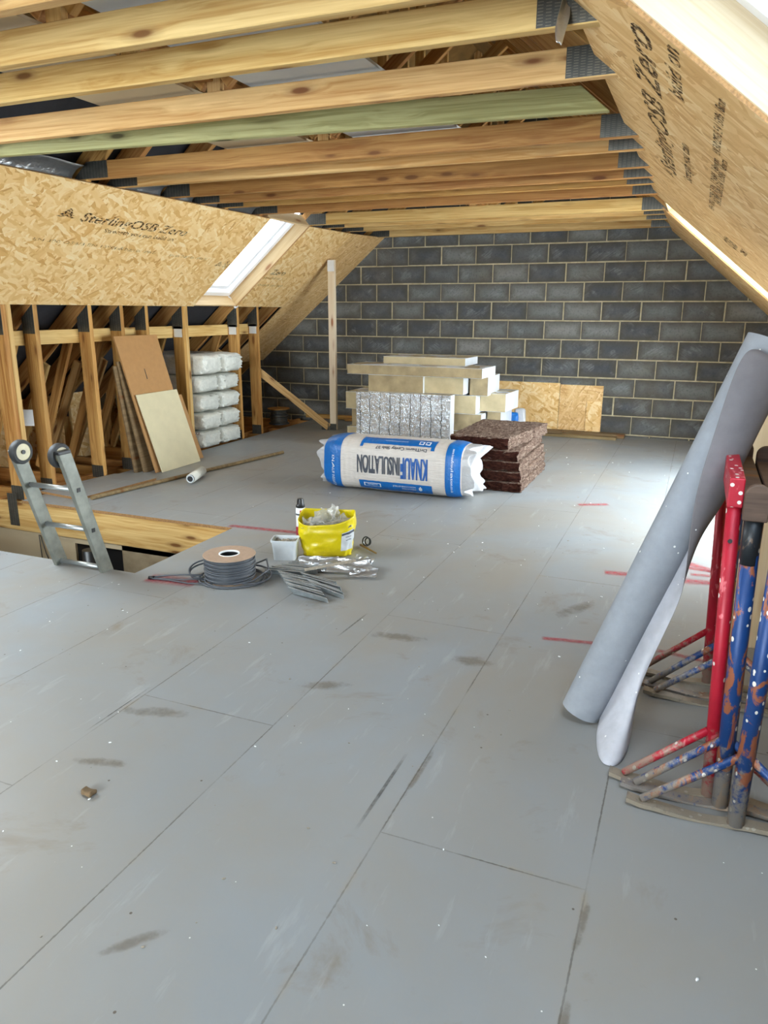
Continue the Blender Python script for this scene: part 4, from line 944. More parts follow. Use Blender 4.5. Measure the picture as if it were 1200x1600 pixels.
def upright(x0, x1, z0, z1, y, mat, label, th=0.011):
    mw = frame(((x0 + x1)/2, y, (z0 + z1)/2), (1, 0, 0), (0, 0.06, 1)); w, h = (x1 - x0)/2, (z1 - z0)/2
    v, f = prism_pts([(-w, -h), (w, -h), (w, h), (-w, h)], -th/2, th/2)
    return tag(mesh('strand_board', v, f, mat, mw=mw), label, 'board', 'strand boards at the gable')
sb = upright(-2.45, -1.545, 0.052, 0.625, 9.475, M['osb'], 'larger strand board sheet leaning on the gable behind the brown wool')
upright(-1.54, -1.02, 0.052, 0.61, 9.470, M['osb_streaked'], 'smaller strand board sheet at the right end on the gable')
upright(-1.205, -1.03, 0.052, 0.42, 9.452, M['osb'], 'narrow low strand board strip in front of the smaller sheet')

# ------------------------------------------------------------------ rigid foam pile
def foam(lo, hi, label, rot=0.0, mat='pir', skin=True, seed=0, lean=0.0, end=True):
    c = Vector([(a + b)/2 for a, b in zip(lo, hi)]); s = [(b - a)/2 for a, b in zip(lo, hi)]
    base = Vector((c.x, c.y, lo[2]))
    o = thing('foam_offcut', label, 'insulation board', base, 'rigid foam pieces in the pile')
    mw = Matrix.Translation(base) @ Matrix.Rotation(rot, 4, 'Z') @ Matrix.Rotation(lean, 4, 'X') @ Matrix.Translation((0, 0, s[2]))
    rbox('core', [-q for q in s], s, M[mat], o, 0.004, 10, 0.004, 9.0, False, seed, mw)
    if skin:
        for sg in (-1, 1):
            h = s[2]
            v = [(-s[0] - .001, -s[1] - .001, sg*h), (s[0] + .001, -s[1] - .001, sg*h), (s[0] + .001, s[1] + .001, sg*h), (-s[0] - .001, s[1] + .001, sg*h)]
            mesh('foil_facing', v, [(0, 1, 2, 3)], M['foilskin'], o, mw=mw).modifiers.new('s', 'SOLIDIFY').thickness = 0.002
    if end:
        v = [(s[0] + .0035, -s[1], -s[2]), (s[0] + .0035, s[1], -s[2]), (s[0] + .0035, s[1], s[2]), (s[0] + .0035, -s[1], s[2])]
        mesh('end_facing', v, [(0, 1, 2, 3)], M['foilskin'], o, mw=mw).modifiers.new('s', 'SOLIDIFY').thickness = 0.002
    return o
fb = thing('foil_board', 'large silver foil faced insulation board standing on edge before the foam pile', 'insulation board', (-2.88, 7.57, 0))
rbox('core', (-3.44, 7.53, 0), (-2.36, 7.63, 0.628), M['pir'], fb, 0.003, 0, 0, 1, False)
mesh('foil_facing', [(-.545, -.003, -.314), (.54, -.003, -.314), (.54, -.003, .316), (-.545, -.003, .316)], [(0, 1, 2, 3)], M['foil'], fb, mw=Matrix.Translation((-2.895, 7.527, 0.314))).modifiers.new('s', 'SOLIDIFY').thickness = 0.003
box('end_facing', (-2.361, 7.53, 0.0), (-2.35, 7.66, 0.628), M['foilskin'], fb)
foam((-3.66, 7.75, 0.0), (-2.5, 8.30, 0.20), 'bottom left foam piece with torn end behind the foil board', 0, 'pir', seed=1)
foam((-3.60, 7.75, 0.203), (-2.5, 8.28, 0.41), 'second foam piece up, set back behind the foil board', 0, 'pir_old', seed=2)
foam((-3.66, 7.72, 0.413), (-2.42, 8.28, 0.60), 'third foam piece up, jutting left of the foil board', 0, 'pir', seed=3)
foam((-2.48, 7.80, 0.0), (-2.10, 8.35, 0.22), 'lowest small foam block right of the foil board', 0, 'pir_old', seed=4)
foam((-2.46, 7.80, 0.223), (-2.09, 8.35, 0.41), 'chipped foam block second up right of the foil board', 0, 'pir_old', seed=5)
foam((-2.40, 7.78, 0.413), (-2.15, 8.35, 0.610), 'foam block with pale foil end third up beside the foil board', 0, 'pir', seed=6)
foam((-2.07, 8.0, 0.0), (-1.93, 8.5, 0.24), 'low foam block hidden behind the brown wool slabs', 0, 'pir_old', seed=7)
foam((-2.07, 7.98, 0.243), (-1.92, 8.5, 0.43), 'narrow foam block above the wool at the right of the pile', 0, 'pir_old', seed=8)
foam((-2.135, 7.93, 0.433), (-1.85, 8.45, 0.628), 'rightmost foam block jutting towards the strand boards', -0.04, 'pir', seed=9)
foam((-3.33, 7.60, 0.631), (-2.70, 8.1, 0.812), 'scarred foam block lying on the foil board, left one', 0.03, 'pir_old', seed=10)
foam((-2.685, 7.65, 0.631), (-2.25, 8.2, 0.812), 'clean foam block on the foil board, middle of its layer', -0.02, 'pir', seed=11)
foam((-2.225, 7.80, 0.613), (-2.03, 8.3, 0.812), 'foam block with pale end at the right of the upper layer', 0.0, 'pir_old', seed=12)
foam((-3.57, 7.56, 0.816), (-2.02, 8.05, 0.917), 'long foam plank lying across the upper blocks', -0.03, 'pir_old', seed=13)
foam((-3.23, 7.80, 0.921), (-2.28, 8.25, 1.0), 'topmost foam plank of the pile', -0.02, 'pir', seed=14)
# spray bottle-like bag behind
bgo = thing('plastic_bag', 'small blue and white plastic bag behind the brown wool slabs', 'bag', (-1.83, 8.6, 0))
rbox('bag', (-1.90, 8.55, 0.0), (-1.76, 8.65, 0.40), M['crumple'], bgo, 0.03, 8, 0.03, 8.0, True, 4)
rbox('blue_print', (-1.95, 8.50, 0.22), (-1.85, 8.56, 0.36), M['wrap_blue'], bgo, 0.02, 6, 0.012, 9.0, True, 5)

# ------------------------------------------------------------------ brown wool slabs
wz = 0.0
for i, (h, x1, dy) in enumerate([(0.085, -1.265, 0.0), (0.088, -1.275, 0.012), (0.086, -1.285, 0.02), (0.09, -1.31, 0.03), (0.105, -1.40, 0.05)]):
    nmz = ['bottom brown mineral wool slab of the stack on the floor', 'second brown mineral wool slab from the floor', 'middle brown mineral wool slab of the stack', 'fourth brown mineral wool slab up, under the dusty top slab', 'dusty top slab of the brown mineral wool stack']
    def fn(p, i=i): return Vector((p.x + 0.012*noise.noise(Vector((p.y*22, p.z*40, i*9.0))), p.y + 0.012*noise.noise(Vector((p.x*20, p.z*45, i*5.0))), p.z))
    o = rbox('mineral_wool_slab', (x1 - 0.47 - 0.05*(i == 4), 6.10 + dy, wz), (x1 + (0.13 if i == 4 else 0), 7.18 + dy*.5, wz + h - .002), M['wool'], None, 0.012, 46, 0.007, 18.0, False, i + 20, None, fn)
    if i == 4:
        for vv in o.data.vertices:            # the top slab's near end is cut narrower
            k = max(0, min(1, (0.4 - vv.co.y)/0.9)); 
            if vv.co.x > 0: vv.co.x -= 0.13*k
    tag(o, nmz[i], 'insulation slab', 'brown wool slabs'); wz += h

# ------------------------------------------------------------------ big blue and white insulation pack
pkx0, pkx1, pky, pkr = -2.88, -1.64, 5.835, 0.232
pack = thing('wrapped_insulation_pack', 'large blue and white film wrapped insulation pack lying on the floor with lettering upside down', 'insulation pack', ((pkx0 + pkx1)/2, pky, 0))
def psurf(u, a, off=0.0):
    """u along the pack 0..1 from its left end, a angle from the floor contact round the front (0 bottom, pi/2 front, pi top)"""
    c, s_ = -math.cos(a), -math.sin(a)
    e = 0.62
    y = math.copysign(abs(s_)**e, s_); z = math.copysign(abs(c)**e, c)
    end = min(u, 1 - u); taper = 1.0 - 0.10*max(0, 1 - end/0.10)**2
    r = pkr*taper + off + 0.006*noise.noise(Vector((u*5, a*1.2, 0))) + 0.0025*noise.noise(Vector((u*55, a*2.0, 3)))
    zz = 0.226 + r*z*0.97
    return Vector((pkx0 + (pkx1 - pkx0)*u, pky + r*y*1.0, max(0.002 + off, zz)))
def pgrid(name, u0, u1, a0, a1, nu, na, off, mat, parent, close=False):
    vs = [psurf(u0 + (u1 - u0)*i/nu, a0 + (a1 - a0)*j/na, off) for i in range(nu + 1) for j in range(na + 1)]
    f = [(i*(na + 1) + j, i*(na + 1) + j + 1, (i + 1)*(na + 1) + j + 1, (i + 1)*(na + 1) + j) for i in range(nu) for j in range(na)]
    return mesh(name, vs, f, mat, parent, smooth=True)
body = pgrid('pack_body', 0, 1, 0, 2*math.pi, 110, 72, 0, M['wrap'], pack)
for u0, u1 in ((0.0, 0.135), (0.885, 0.985)): pgrid('blue_band', u0, u1, 0, 2*math.pi, 14, 72, 0.0022, M['wrap_blue'], pack)
pgrid('blue_panel', 0.27, 0.795, R(38), R(70), 40, 10, 0.0022, M['wrap_blue'], pack)
pgrid('blue_panel', 0.27, 0.80, R(140), R(172), 40, 8, 0.0022, M['wrap_blue'], pack)
for u0, u1 in ((0.27, 0.292), (0.775, 0.80)): pgrid('blue_panel', u0, u1, R(128), R(140), 3, 5, 0.0022, M['wrap_blue'], pack)
def ptext(s, size, u_right, a_base, width, mat, bold=0.0, off=0.0045, ang=False):
    """upside down text: reads from right to left, its top towards the floor"""
    bm = text_bm(s, size, 1.0, 0.0, bold); xs = [v.co.x for v in bm.verts]; x0 = min(xs); k = width/(max(xs) - x0)
    for t_ in range(1, 6):
        bmesh.ops.bisect_plane(bm, geom=bm.verts[:] + bm.edges[:] + bm.faces[:], plane_co=(0, size*t_/7, 0), plane_no=(0, 1, 0))
    for v in bm.verts:
        q = psurf(u_right - (v.co.x - x0)*k/(pkx1 - pkx0), a_base - v.co.y/0.27, off); v.co = q
    return from_bm('print', bm, mat, pack, False, None, recalc=False)
ptext('KNAUF', 0.155, 0.765, R(104), 0.235, M['printblue'], 0.007)
ptext('INSULATION', 0.125, 0.57, R(104), 0.385, M['ink'], 0.005)
ptext('DriTherm Cavity Slab 37', 0.062, 0.75, R(132), 0.45, M['ink'], 0.001)
ptext('NON-COMBUSTIBLE', 0.030, 0.68, R(64), 0.20, M['white']); ptext('INSULATION', 0.030, 0.68, R(56), 0.12, M['white'])
ptext('www.knaufinsulation.co.uk', 0.03, 0.96, R(100), 0.05, M['white']) if False else None
# framed emblem panels
pgrid('white_frame', 0.305, 0.43, R(52), R(64), 12, 4, 0.0032, M['white'], pack); pgrid('frame_centre', 0.312, 0.423, R(53.5), R(62.5), 12, 4, 0.0042, M['wrap_blue'], pack)
ptext('ecobatt', 0.028, 0.405, R(61), 0.09, M['white'])
for u in (0.70, 0.745): pgrid('white_badge', u - .017, u + .017, R(147), R(162), 4, 5, 0.0035, M['white'], pack); pgrid('badge_ring', u - .010, u + .010, R(150), R(159), 4, 4, 0.0045, M['wrap_blue'], pack)
ptext('insulation', 0.030, 0.60, R(158), 0.20, M['white'])
# flame emblem
bm = bmesh.new(); 
for k in range(20):
    pass
bm.free()
for k in range(3): pgrid('flame_emblem', 0.715 - .012 + .008*k, 0.715 - .006 + .008*k, R(51 + 2*abs(1 - k)), R(65 - 3*abs(1 - k)), 2, 5, 0.004, M['white'], pack)
# web address running round the right-hand band
def band_text(s, u, a0, a1, size):
    bm = text_bm(s, size); xs = [v.co.x for v in bm.verts]; x0, x1 = min(xs), max(xs)
    for t_ in range(1, 24): bmesh.ops.bisect_plane(bm, geom=bm.verts[:] + bm.edges[:] + bm.faces[:], plane_co=(x0 + (x1 - x0)*t_/24, 0, 0), plane_no=(1, 0, 0))
    for v in bm.verts: v.co = psurf(u + v.co.y/(pkx1 - pkx0), a0 + (a1 - a0)*(v.co.x - x0)/(x1 - x0), 0.005)
    return from_bm('print', bm, M['white'], pack, False, None, recalc=False)
band_text('www.knaufinsulation.co.uk', 0.925, R(140), R(56), 0.030)
band_text('KNAUF INSULATION', 0.07, R(100), R(40), 0.035)
def gather(name, side, reach):
    """ruffled collar of loose film past the end of the slabs, tucked in at the middle"""
    bm = bmesh.new(); rings = []; na = 96; nk = 16
    for k in range(nk + 1):
        t_ = k/nk; ring = []
        for j in range(na):
            a = 2*math.pi*j/na; p = psurf(0.008 if side < 0 else 0.992, a)
            c = Vector((p.x, pky, 0.22)); ca, sa = math.cos(a), math.sin(a)
            ruff = noise.noise(Vector((ca*2.4, sa*2.4, side*5))); fold = noise.noise(Vector((ca*7, sa*7, t_*1.5 + side)))
            out = reach*(0.55 + 0.9*ruff + 0.12*fold)
            if t_ < 0.55: q_ = t_/0.55; x = out*math.sin(q_*math.pi/2); rad = 1.0 - 0.03*q_ + 0.05*fold*q_ + 0.06*ruff*q_
            else: q_ = (t_ - 0.55)/0.45; x = out*(1 - q_)**1.2 + 0.012*q_; rad = (0.97 + 0.05*fold + 0.06*ruff)*(1 - 0.93*q_)
            v_ = c + (p - c)*rad; v_.x += side*(x + 0.005*noise.noise(Vector((ca*11*rad, sa*11*rad, t_*4)))); v_.z = max(0.003, v_.z); ring.append(bm.verts.new(v_))
        rings.append(ring)
    for i in range(nk):
        for j in range(na): bm.faces.new((rings[i][j], rings[i][(j + 1) % na], rings[i + 1][(j + 1) % na], rings[i + 1][j]))
    bm.faces.new(rings[-1])
    return from_bm(name, bm, M['crumple'], pack, True)
gather('gathered_end', -1, 0.085); gather('gathered_end', 1, 0.125)

# ------------------------------------------------------------------ cable drum
dx, dy = -2.362, 3.405
dr = thing('cable_drum', 'drum of grey cable with brown card flange on the floor by the stairwell', 'cable drum', (dx, dy, 0))
lathe('flange', [(.058, .140), (.148, .140), (.150, .143), (.148, .146), (.058, .146), (.058, .140)], M['card'], dr, (dx, dy, 0), 56)
lathe('flange', [(.0, .0), (.148, .0), (.148, .005), (.0, .005)], M['card'], dr, (dx, dy, 0), 56)
lathe('core', [(.060, .149), (.056, .150), (.053, .147), (.053, .140), (.053, .006), (.060, .006), (.060, .149)], [M['white'], M['black']], dr, (dx, dy, 0), 40, None, [0, 0, 0, 1, 1, 0])  # rim white, inside blackened to stand for the shade in the hole
lathe('core_floor', [(0, .006), (.053, .006), (.053, .02), (0, .02)], M['black'], dr, (dx, dy, 0), 30)  # black disc painted as the shaded bottom of the hole
bm = bmesh.new()
for k in range(15):
    z = 0.012 + 0.0088*k; rr = 0.139 + 0.004*math.sin(k*2.3)
    tube_bm(bm, [(rr*math.cos(a), rr*math.sin(a), z + 0.003*math.sin(a + k)) for a in [2*math.pi*j/48 for j in range(48)]], 0.0052, 8, True)
    tube_bm(bm, [((rr - .009)*math.cos(a), (rr - .009)*math.sin(a), z + .003) for a in [2*math.pi*j/32 for j in range(32)]], 0.0052, 6, True)
from_bm('wound_cable', bm, M['cable'], dr, True, Matrix.Translation((dx, dy, 0)))
lp_ = []
def loop(cx, cy, rx, ry, z, rot, n=28, a0=0, a1=2*math.pi, dz=0.0):
    out = []
    for j in range(n + 1):
        a = a0 + (a1 - a0)*j/n; x, y = rx*math.cos(a), ry*math.sin(a)
        out.append((cx + x*math.cos(rot) - y*math.sin(rot), cy + x*math.sin(rot) + y*math.cos(rot), z + dz*math.sin(a*1.0)))
    return out
tube('loose_cable', loop(dx - .11, dy - .02, .13, .10, .03, .3, dz=.022), 0.0052, M['cable'], dr, 8)
tube('loose_cable', loop(dx - .13, dy - .03, .115, .085, .045, .1, dz=.03), 0.0052, M['cable'], dr, 8)
tube('loose_cable', loop(dx + .10, dy + .04, .155, .11, .022, -.4, dz=.015), 0.0052, M['cable'], dr, 8)
tube('loose_cable', loop(dx + .06, dy - .03, .175, .135, .012, .5, dz=.004), 0.0052, M['cable'], dr, 8)
tube('loose_cable', loop(dx + .02, dy - .02, .185, .165, .012, .2, dz=.006), 0.0052, M['cable'], dr, 8)
tube('loose_cable', [(dx + .05, dy + .2, .03), (dx + .16, dy + .14, .09), (dx + .22, dy + .06, .06), (dx + .18, dy - .04, .02), (dx + .1, dy - .12, .012)], 0.0052, M['cable'], dr, 8)
tube('loose_cable', [(dx - .10, dy - .12, .02), (dx - .2, dy - .16, .012), (dx - .3, dy - .18, .008), (dx - .39, dy - .20, .008)], 0.0052, M['cable'], dr, 8)
tube('loose_cable', [(dx - .12, dy - .10, .03), (dx - .22, dy - .13, .03), (dx - .32, dy - .155, .02), (dx - .40, dy - .19, .009)], 0.0052, M['cable'], dr, 8)
tube('loose_cable', [(dx - .02, dy - .15, .01), (dx - .15, dy - .19, .008), (dx - .28, dy - .19, .008), (dx - .39, dy - .205, .008)], 0.0045, M['cable'], dr, 8)
tube('cable_end', [(dx - .385, dy - .195, .009), (dx - .415, dy - .205, .009)], 0.011, M['black'], dr, 8)

# ------------------------------------------------------------------ foam can, tub, yellow bag
fc = thing('foam_can', 'white and crimson foam can with black cap behind the yellow bag', 'can', (-2.36, 4.25, 0))
lathe('can', [(0, 0), (.03, 0), (.0325, .004), (.0325, .20), (.030, .215), (.022, .224), (0, .226)], M['white'], fc, (-2.36, 4.25, 0), 32)
lathe('label_band', [(.0329, .02), (.0329, .085)], M['crimson'], fc, (-2.36, 4.25, 0), 32); lathe('label_band', [(.0329, .165), (.0329, .176)], M['ink'], fc, (-2.36, 4.25, 0), 32)
lathe('cap', [(0.030, .214), (.031, .228), (.024, .236), (.022, .262), (.018, .275), (0, .277)], M['black'], fc, (-2.36, 4.25, 0), 28)
v = []
for k in range(9):
    a = R(-100 + 9*k); v += [(.0331*math.cos(a), .0331*math.sin(a), .17), (.0331*math.cos(a), .0331*math.sin(a), .20)]
mesh('red_logo', v, [(2*k, 2*k + 2, 2*k + 3, 2*k + 1) for k in range(8)], plain('label_red', srgb(190, 54, 50), .45), fc, mw=Matrix.Translation((-2.36, 4.25, 0)) @ Matrix.Rotation(R(30), 4, 'Z'))
v = []
for k in range(4):
    a = R(-165 + 9*k); v += [(.0331*math.cos(a), .0331*math.sin(a), .085), (.0331*math.cos(a), .0331*math.sin(a), .165)]
mesh('crimson_side', v, [(2*k, 2*k + 2, 2*k + 3, 2*k + 1) for k in range(3)], M['crimson'], fc, mw=Matrix.Translation((-2.36, 4.25, 0)))

tubo = thing('tub', 'white plastic tub of rubble beside the yellow bag', 'tub', (-2.245, 3.84, 0), rotz=R(18))
def open_tub(name, prof, mat, parent, mw, nx=0.078, ny=0.062, rc=0.02):
    bm = bmesh.new(); rings = []; seg = 5
    for sc_, z in prof:
        ring = []
        for qx, qy, a0 in ((1, 1, 0), (-1, 1, 90), (-1, -1, 180), (1, -1, 270)):
            for k in range(seg):
                a = R(a0 + 90*k/(seg - 1)); ring.append(bm.verts.new((sc_*(qx*(nx - rc) + rc*math.cos(a)), sc_*(qy*(ny - rc) + rc*math.sin(a)), z)))
        rings.append(ring)
    n = len(rings[0])
    for i in range(len(rings) - 1):
        for k in range(n): bm.faces.new((rings[i][k], rings[i][(k + 1) % n], rings[i + 1][(k + 1) % n], rings[i + 1][k]))
    bm.faces.new(rings[0][::-1]); bm.faces.new(rings[-1])
    return from_bm(name, bm, mat, parent, False, mw)
tmw = Matrix.Translation((-2.245, 3.84, 0)) @ Matrix.Rotation(R(18), 4, 'Z')
open_tub('tub_body', [(.86, 0), (.98, .115), (1.06, .115), (1.07, .128), (.99, .128), (.97, .10), (.95, .09)], M['tub'], tubo, tmw)
bm = bmesh.new(); bmesh.ops.create_grid(bm, x_segments=24, y_segments=20, size=1.0)
for v_ in bm.verts: v_.co = Vector((v_.co.x*.070, v_.co.y*.055, .100 + .018*noise.noise(v_.co*5) + .02*max(0, noise.noise(v_.co*2.2))))
from_bm('rubble_fill', bm, M['dust_grey'], tubo, False, tmw)['kind'] = 'stuff'

bx_, by_ = -2.06, 4.05
bag = thing('builders_bag', 'yellow plastic bag with rolled open top full of crumpled clear film', 'bag', (bx_, by_, 0), rotz=R(22))
bmw = Matrix.Translation((bx_, by_, 0)) @ Matrix.Rotation(R(22), 4, 'Z')
def bagpt(a, z):
    w, d = 0.178, 0.125; e = 0.55
    c, s_ = math.cos(a), math.sin(a); k = 0.86 + 0.14*min(1, z/.16)
    x = w*math.copysign(abs(c)**e, c)*k; y = d*math.copysign(abs(s_)**e, s_)*k
    f_ = 0.010*noise.noise(Vector((c*2.5, s_*2.5, z*14))) + 0.010*noise.noise(Vector((c*6, s_*6, z*30 + 5)))*(1.2 - z*3)
    x += c*f_; y += s_*f_
    top = 0.235 + 0.018*math.cos(2*a + 0.6) + 0.012*math.sin(a + 0.8) + 0.02*max(0, s_)
    return Vector((x, y, 0.001 + z/0.25*top))
na, nz = 72, 22
vs = [bagpt(2*math.pi*j/na, 0.25*i/nz) for i in range(nz + 1) for j in range(na)]
fs = [(i*na + j, i*na + (j + 1) % na, (i + 1)*na + (j + 1) % na, (i + 1)*na + j) for i in range(nz) for j in range(na)] + [tuple(range(na - 1, -1, -1))]
o = mesh('bag_body', vs, fs, M['yellow'], bag, smooth=True, mw=bmw); m_ = o.modifiers.new('s', 'SOLIDIFY'); m_.thickness = 0.0025; m_.offset = -1
def bagpatch(name, a0, a1, z0, z1, mat, off=1.012):
    n1, n2 = 10, 10; vs = []
    for i in range(n2 + 1):
        for j in range(n1 + 1):
            p = bagpt(a0 + (a1 - a0)*j/n1, z0 + (z1 - z0)*i/n2); vs.append((p.x*off, p.y*off, p.z))
    return mesh(name, vs, [(i*(n1 + 1) + j, i*(n1 + 1) + j + 1, (i + 1)*(n1 + 1) + j + 1, (i + 1)*(n1 + 1) + j) for i in range(n2) for j in range(n1)], mat, bag, smooth=True, mw=bmw)
bagpatch('printed_label', R(-70), R(-22), .045, .175, M['board_grey'])
bagpatch('label_bar', R(-70), R(-22), .155, .17, M['ink'], 1.02)
for z_ in (.135, .115): bagpatch('label_bar', R(-58), R(-38), z_, z_ + .004, M['ink'], 1.02)
bagpatch('brand_print', R(-50), R(-34), .195, .203, M['ink'], 1.016)
cr = random.Random(2)
def crumple(name, parent, mw, size, seed, mat, amp=0.5, n=16, thick=0.0008):
    bm = bmesh.new(); bmesh.ops.create_grid(bm, x_segments=n, y_segments=n, size=1.0)
    for v_ in bm.verts:
        p = v_.co.copy(); q = noise.noise_vector(p*1.3 + Vector((seed*5.1, seed, 0))) ; q2 = noise.noise_vector(p*3.2 + Vector((seed*2.1, 7, seed)))
        v_.co = Vector((p.x*size[0], p.y*size[1], 0)) + Vector((q.x*size[0]*amp*.5, q.y*size[1]*amp*.5, q.z*size[2])) + q2*size[2]*0.35
    o = from_bm(name, bm, mat, parent, False, mw)
    m_ = o.modifiers.new('s', 'SOLIDIFY'); m_.thickness = thick
    return o
pf = thing('polythene_film', 'crumpled clear polythene stuffed in the yellow bag', 'plastic film', (bx_, by_, .14))
for k, (x, y, z, rx, ry, rz, sz) in enumerate([(-.08, -.03, .185, .5, .3, .2, .08), (.0, .02, .20, 1.3, .1, .5, .09), (.04, .04, .235, 1.25, .5, 1.0, .075), (.08, -.01, .19, .4, -.4, .7, .07), (-.03, -.05, .19, .3, .5, 1.4, .07), (.02, .0, .15, .1, .1, .3, .11)]):
    crumple('film', pf, bmw @ Matrix.Translation((x, y, z)) @ Matrix.Rotation(rz, 4, 'Z') @ Matrix.Rotation(rx, 4, 'X') @ Matrix.Rotation(ry, 4, 'Y'), (sz, sz*.8, .03), k + 1, M['clearbag'])
tag(beam('stick', (bx_ + .03, by_ - .09, .212), (bx_ + .17, by_ + .02, .235), 0.012, 0.012, M['dust_grey'], bevel=0.001), 'short grey stick resting in the top of the yellow bag', 'stick')

# tool with black loops behind the bag
tl = thing('hand_tool', 'small brass rod tool with black ring handle right of the yellow bag', 'tool', (-1.82, 4.19, 0))
tube('rod', [(-1.91, 4.23, .012), (-1.75, 4.115, .010)], 0.006, M['brass'], tl, 8, radii=[.008, .005])
for dx_, s in ((-.0, .03), (.012, .024)):
    tube('ring', [(-1.865 + dx_ + s*.75*math.cos(a), 4.22 + .2*s*math.cos(a), .045 + s*math.sin(a)) for a in [2*math.pi*k/22 for k in range(22)]], 0.0045, M['black'], tl, 8, True)
tube('clip', [(-1.89, 4.22, .01), (-1.885, 4.218, .04)], 0.006, M['galv'], tl, 8)

# ------------------------------------------------------------------ galvanised straps in fanned heaps
def strap_proto(L=0.235, w=0.05, name='metal_strap'):
    t_ = 0.0018
    v = [(0, 0, 0), (L, 0, 0), (L, 0, w*.7), (0, 0, w), (0, -.006, w), (L*.98, -.006, w*.7), (L*.12, 0, w*.1), (L*.12, .0, w*.75)]
    f = [(0, 1, 2, 3), (3, 2, 5, 4)]
    me = bpy.data.meshes.new(name); me.from_pydata(v[:6], [], f); me.materials.append(M['galv']); me.update()
    o = bpy.data.objects.new(name, me); C.objects.link(o); m_ = o.modifiers.new('s', 'SOLIDIFY'); m_.thickness = t_; m_.offset = 0
    return o
proto = strap_proto(); first = [True]
def strap(mw, label, grp):
    if first[0]: o = proto; first[0] = False
    else: o = proto.copy(); C.objects.link(o)
    o.matrix_basis = mw; tag(o, label, 'metal strap', grp)
sr = random.Random(4)
heaps = [ # start, step, count, yaw start, yaw end, label
 ((-2.10, 3.525), (0.0185, -0.0195), 12, R(-2), R(-12), 'galvanised strap in the front fanned heap on the floor', 'straps of the front heap'),
 ((-2.20, 3.53), (0.011, 0.0205), 11, R(16), R(6), 'galvanised strap in the left heap beside the white tub', 'straps of the left heap'),
 ((-1.965, 3.55), (0.019, -0.018), 8, R(-8), R(-18), 'galvanised strap in the right heap half under the foil scraps', 'straps of the right heap')]
for hi_, ((x0, y0), (sx, sy), n, a0, a1, lab, grp) in enumerate(heaps):
    for k in range(n):
        a = a0 + (a1 - a0)*k/(n - 1) + sr.uniform(-.05, .05)
        mw = Matrix.Translation((x0 + sx*k + sr.uniform(-.003, .003), y0 + sy*k, 0.003 + 0.001*(k % 3))) @ Matrix.Rotation(a, 4, 'Z') @ Matrix.Rotation(R(sr.uniform(22, 34)), 4, 'X')
        strap(mw, lab, grp)
fs_ = [((-1.80, 3.74, .04), (.17, .05, .02), R(10), 'long crumpled silver foil scrap lying before the yellow bag'), ((-1.95, 3.72, .055), (.12, .035, .015), R(24), 'folded silver foil scrap leaning on the yellow bag'),
       ((-1.72, 3.83, .05), (.07, .04, .03), R(-15), 'bright silver foil scrap by the right corner of the yellow bag'), ((-1.66, 3.70, .03), (.08, .035, .012), R(15), 'flat silver foil scrap at the right end of the strap heaps')]
for k, (p, sz, rz, lab) in enumerate(fs_):
    o = crumple('foil_scrap', None, Matrix.Translation(p) @ Matrix.Rotation(rz, 4, 'Z') @ Matrix.Rotation(R(35), 4, 'X'), sz, k + 12, M['foil_plain'], 0.4, 12, 0.001); tag(o, lab, 'foil scrap', 'foil scraps by the yellow bag')
tag(box('grey_board_strip', (-.15, -.02, 0), (.15, .02, .004), M['dust_grey']), 'grey board strip lying across the foil scraps', 'strip').matrix_basis = Matrix.Translation((-1.83, 3.63, .075)) @ Matrix.Rotation(R(32), 4, 'Z') @ Matrix.Rotation(R(-8), 4, 'Y')

# ------------------------------------------------------------------ leaning membrane roll
mr = thing('membrane_roll', 'grey breather membrane roll leaning on the trestles, its loose end hanging to the floor', 'membrane roll', (-.27, 2.63, 0))
A, B = Vector((-.272, 2.632, .022)), Vector((.215, 2.80, 1.40)); ax = (B - A).normalized()
u_ = ax.cross(Vector((0, 1, 0))).normalized(); w_ = ax.cross(u_)
bm = bmesh.new(); rings = []; seg = 56; turns = 4
for zt in [k/18 for k in range(19)]:
    ring = []
    for k in range(seg):
        a = 2*math.pi*k/seg; r_ = .0735 + 0.0016*noise.noise(Vector((math.cos(a)*2, math.sin(a)*2, zt*6)))
        ring.append(bm.verts.new(A + (B - A)*zt + r_*(math.cos(a)*u_ + math.sin(a)*w_)))
    rings.append(ring)
for i in range(18):
    for k in range(seg): bm.faces.new((rings[i][k], rings[i][(k + 1) % seg], rings[i + 1][(k + 1) % seg], rings[i + 1][k]))
inner = [[bm.verts.new(A + ax*d + .03*(math.cos(2*math.pi*k/seg)*u_ + math.sin(2*math.pi*k/seg)*w_)) for k in range(seg)] for d in (0.004, (B - A).length - .004)]
for rg, inn in ((rings[0], inner[0]), (rings[-1], inner[1])):
    for k in range(seg): bm.faces.new((rg[k], rg[(k + 1) % seg], inn[(k + 1) % seg], inn[k]))
for k in range(seg): bm.faces.new((inner[0][k], inner[0][(k + 1) % seg], inner[1][(k + 1) % seg], inner[1][k]))
from_bm('rolled_membrane', bm, M['membrane'], mr, True).modifiers.new('e', 'EDGE_SPLIT').split_angle = R(50)
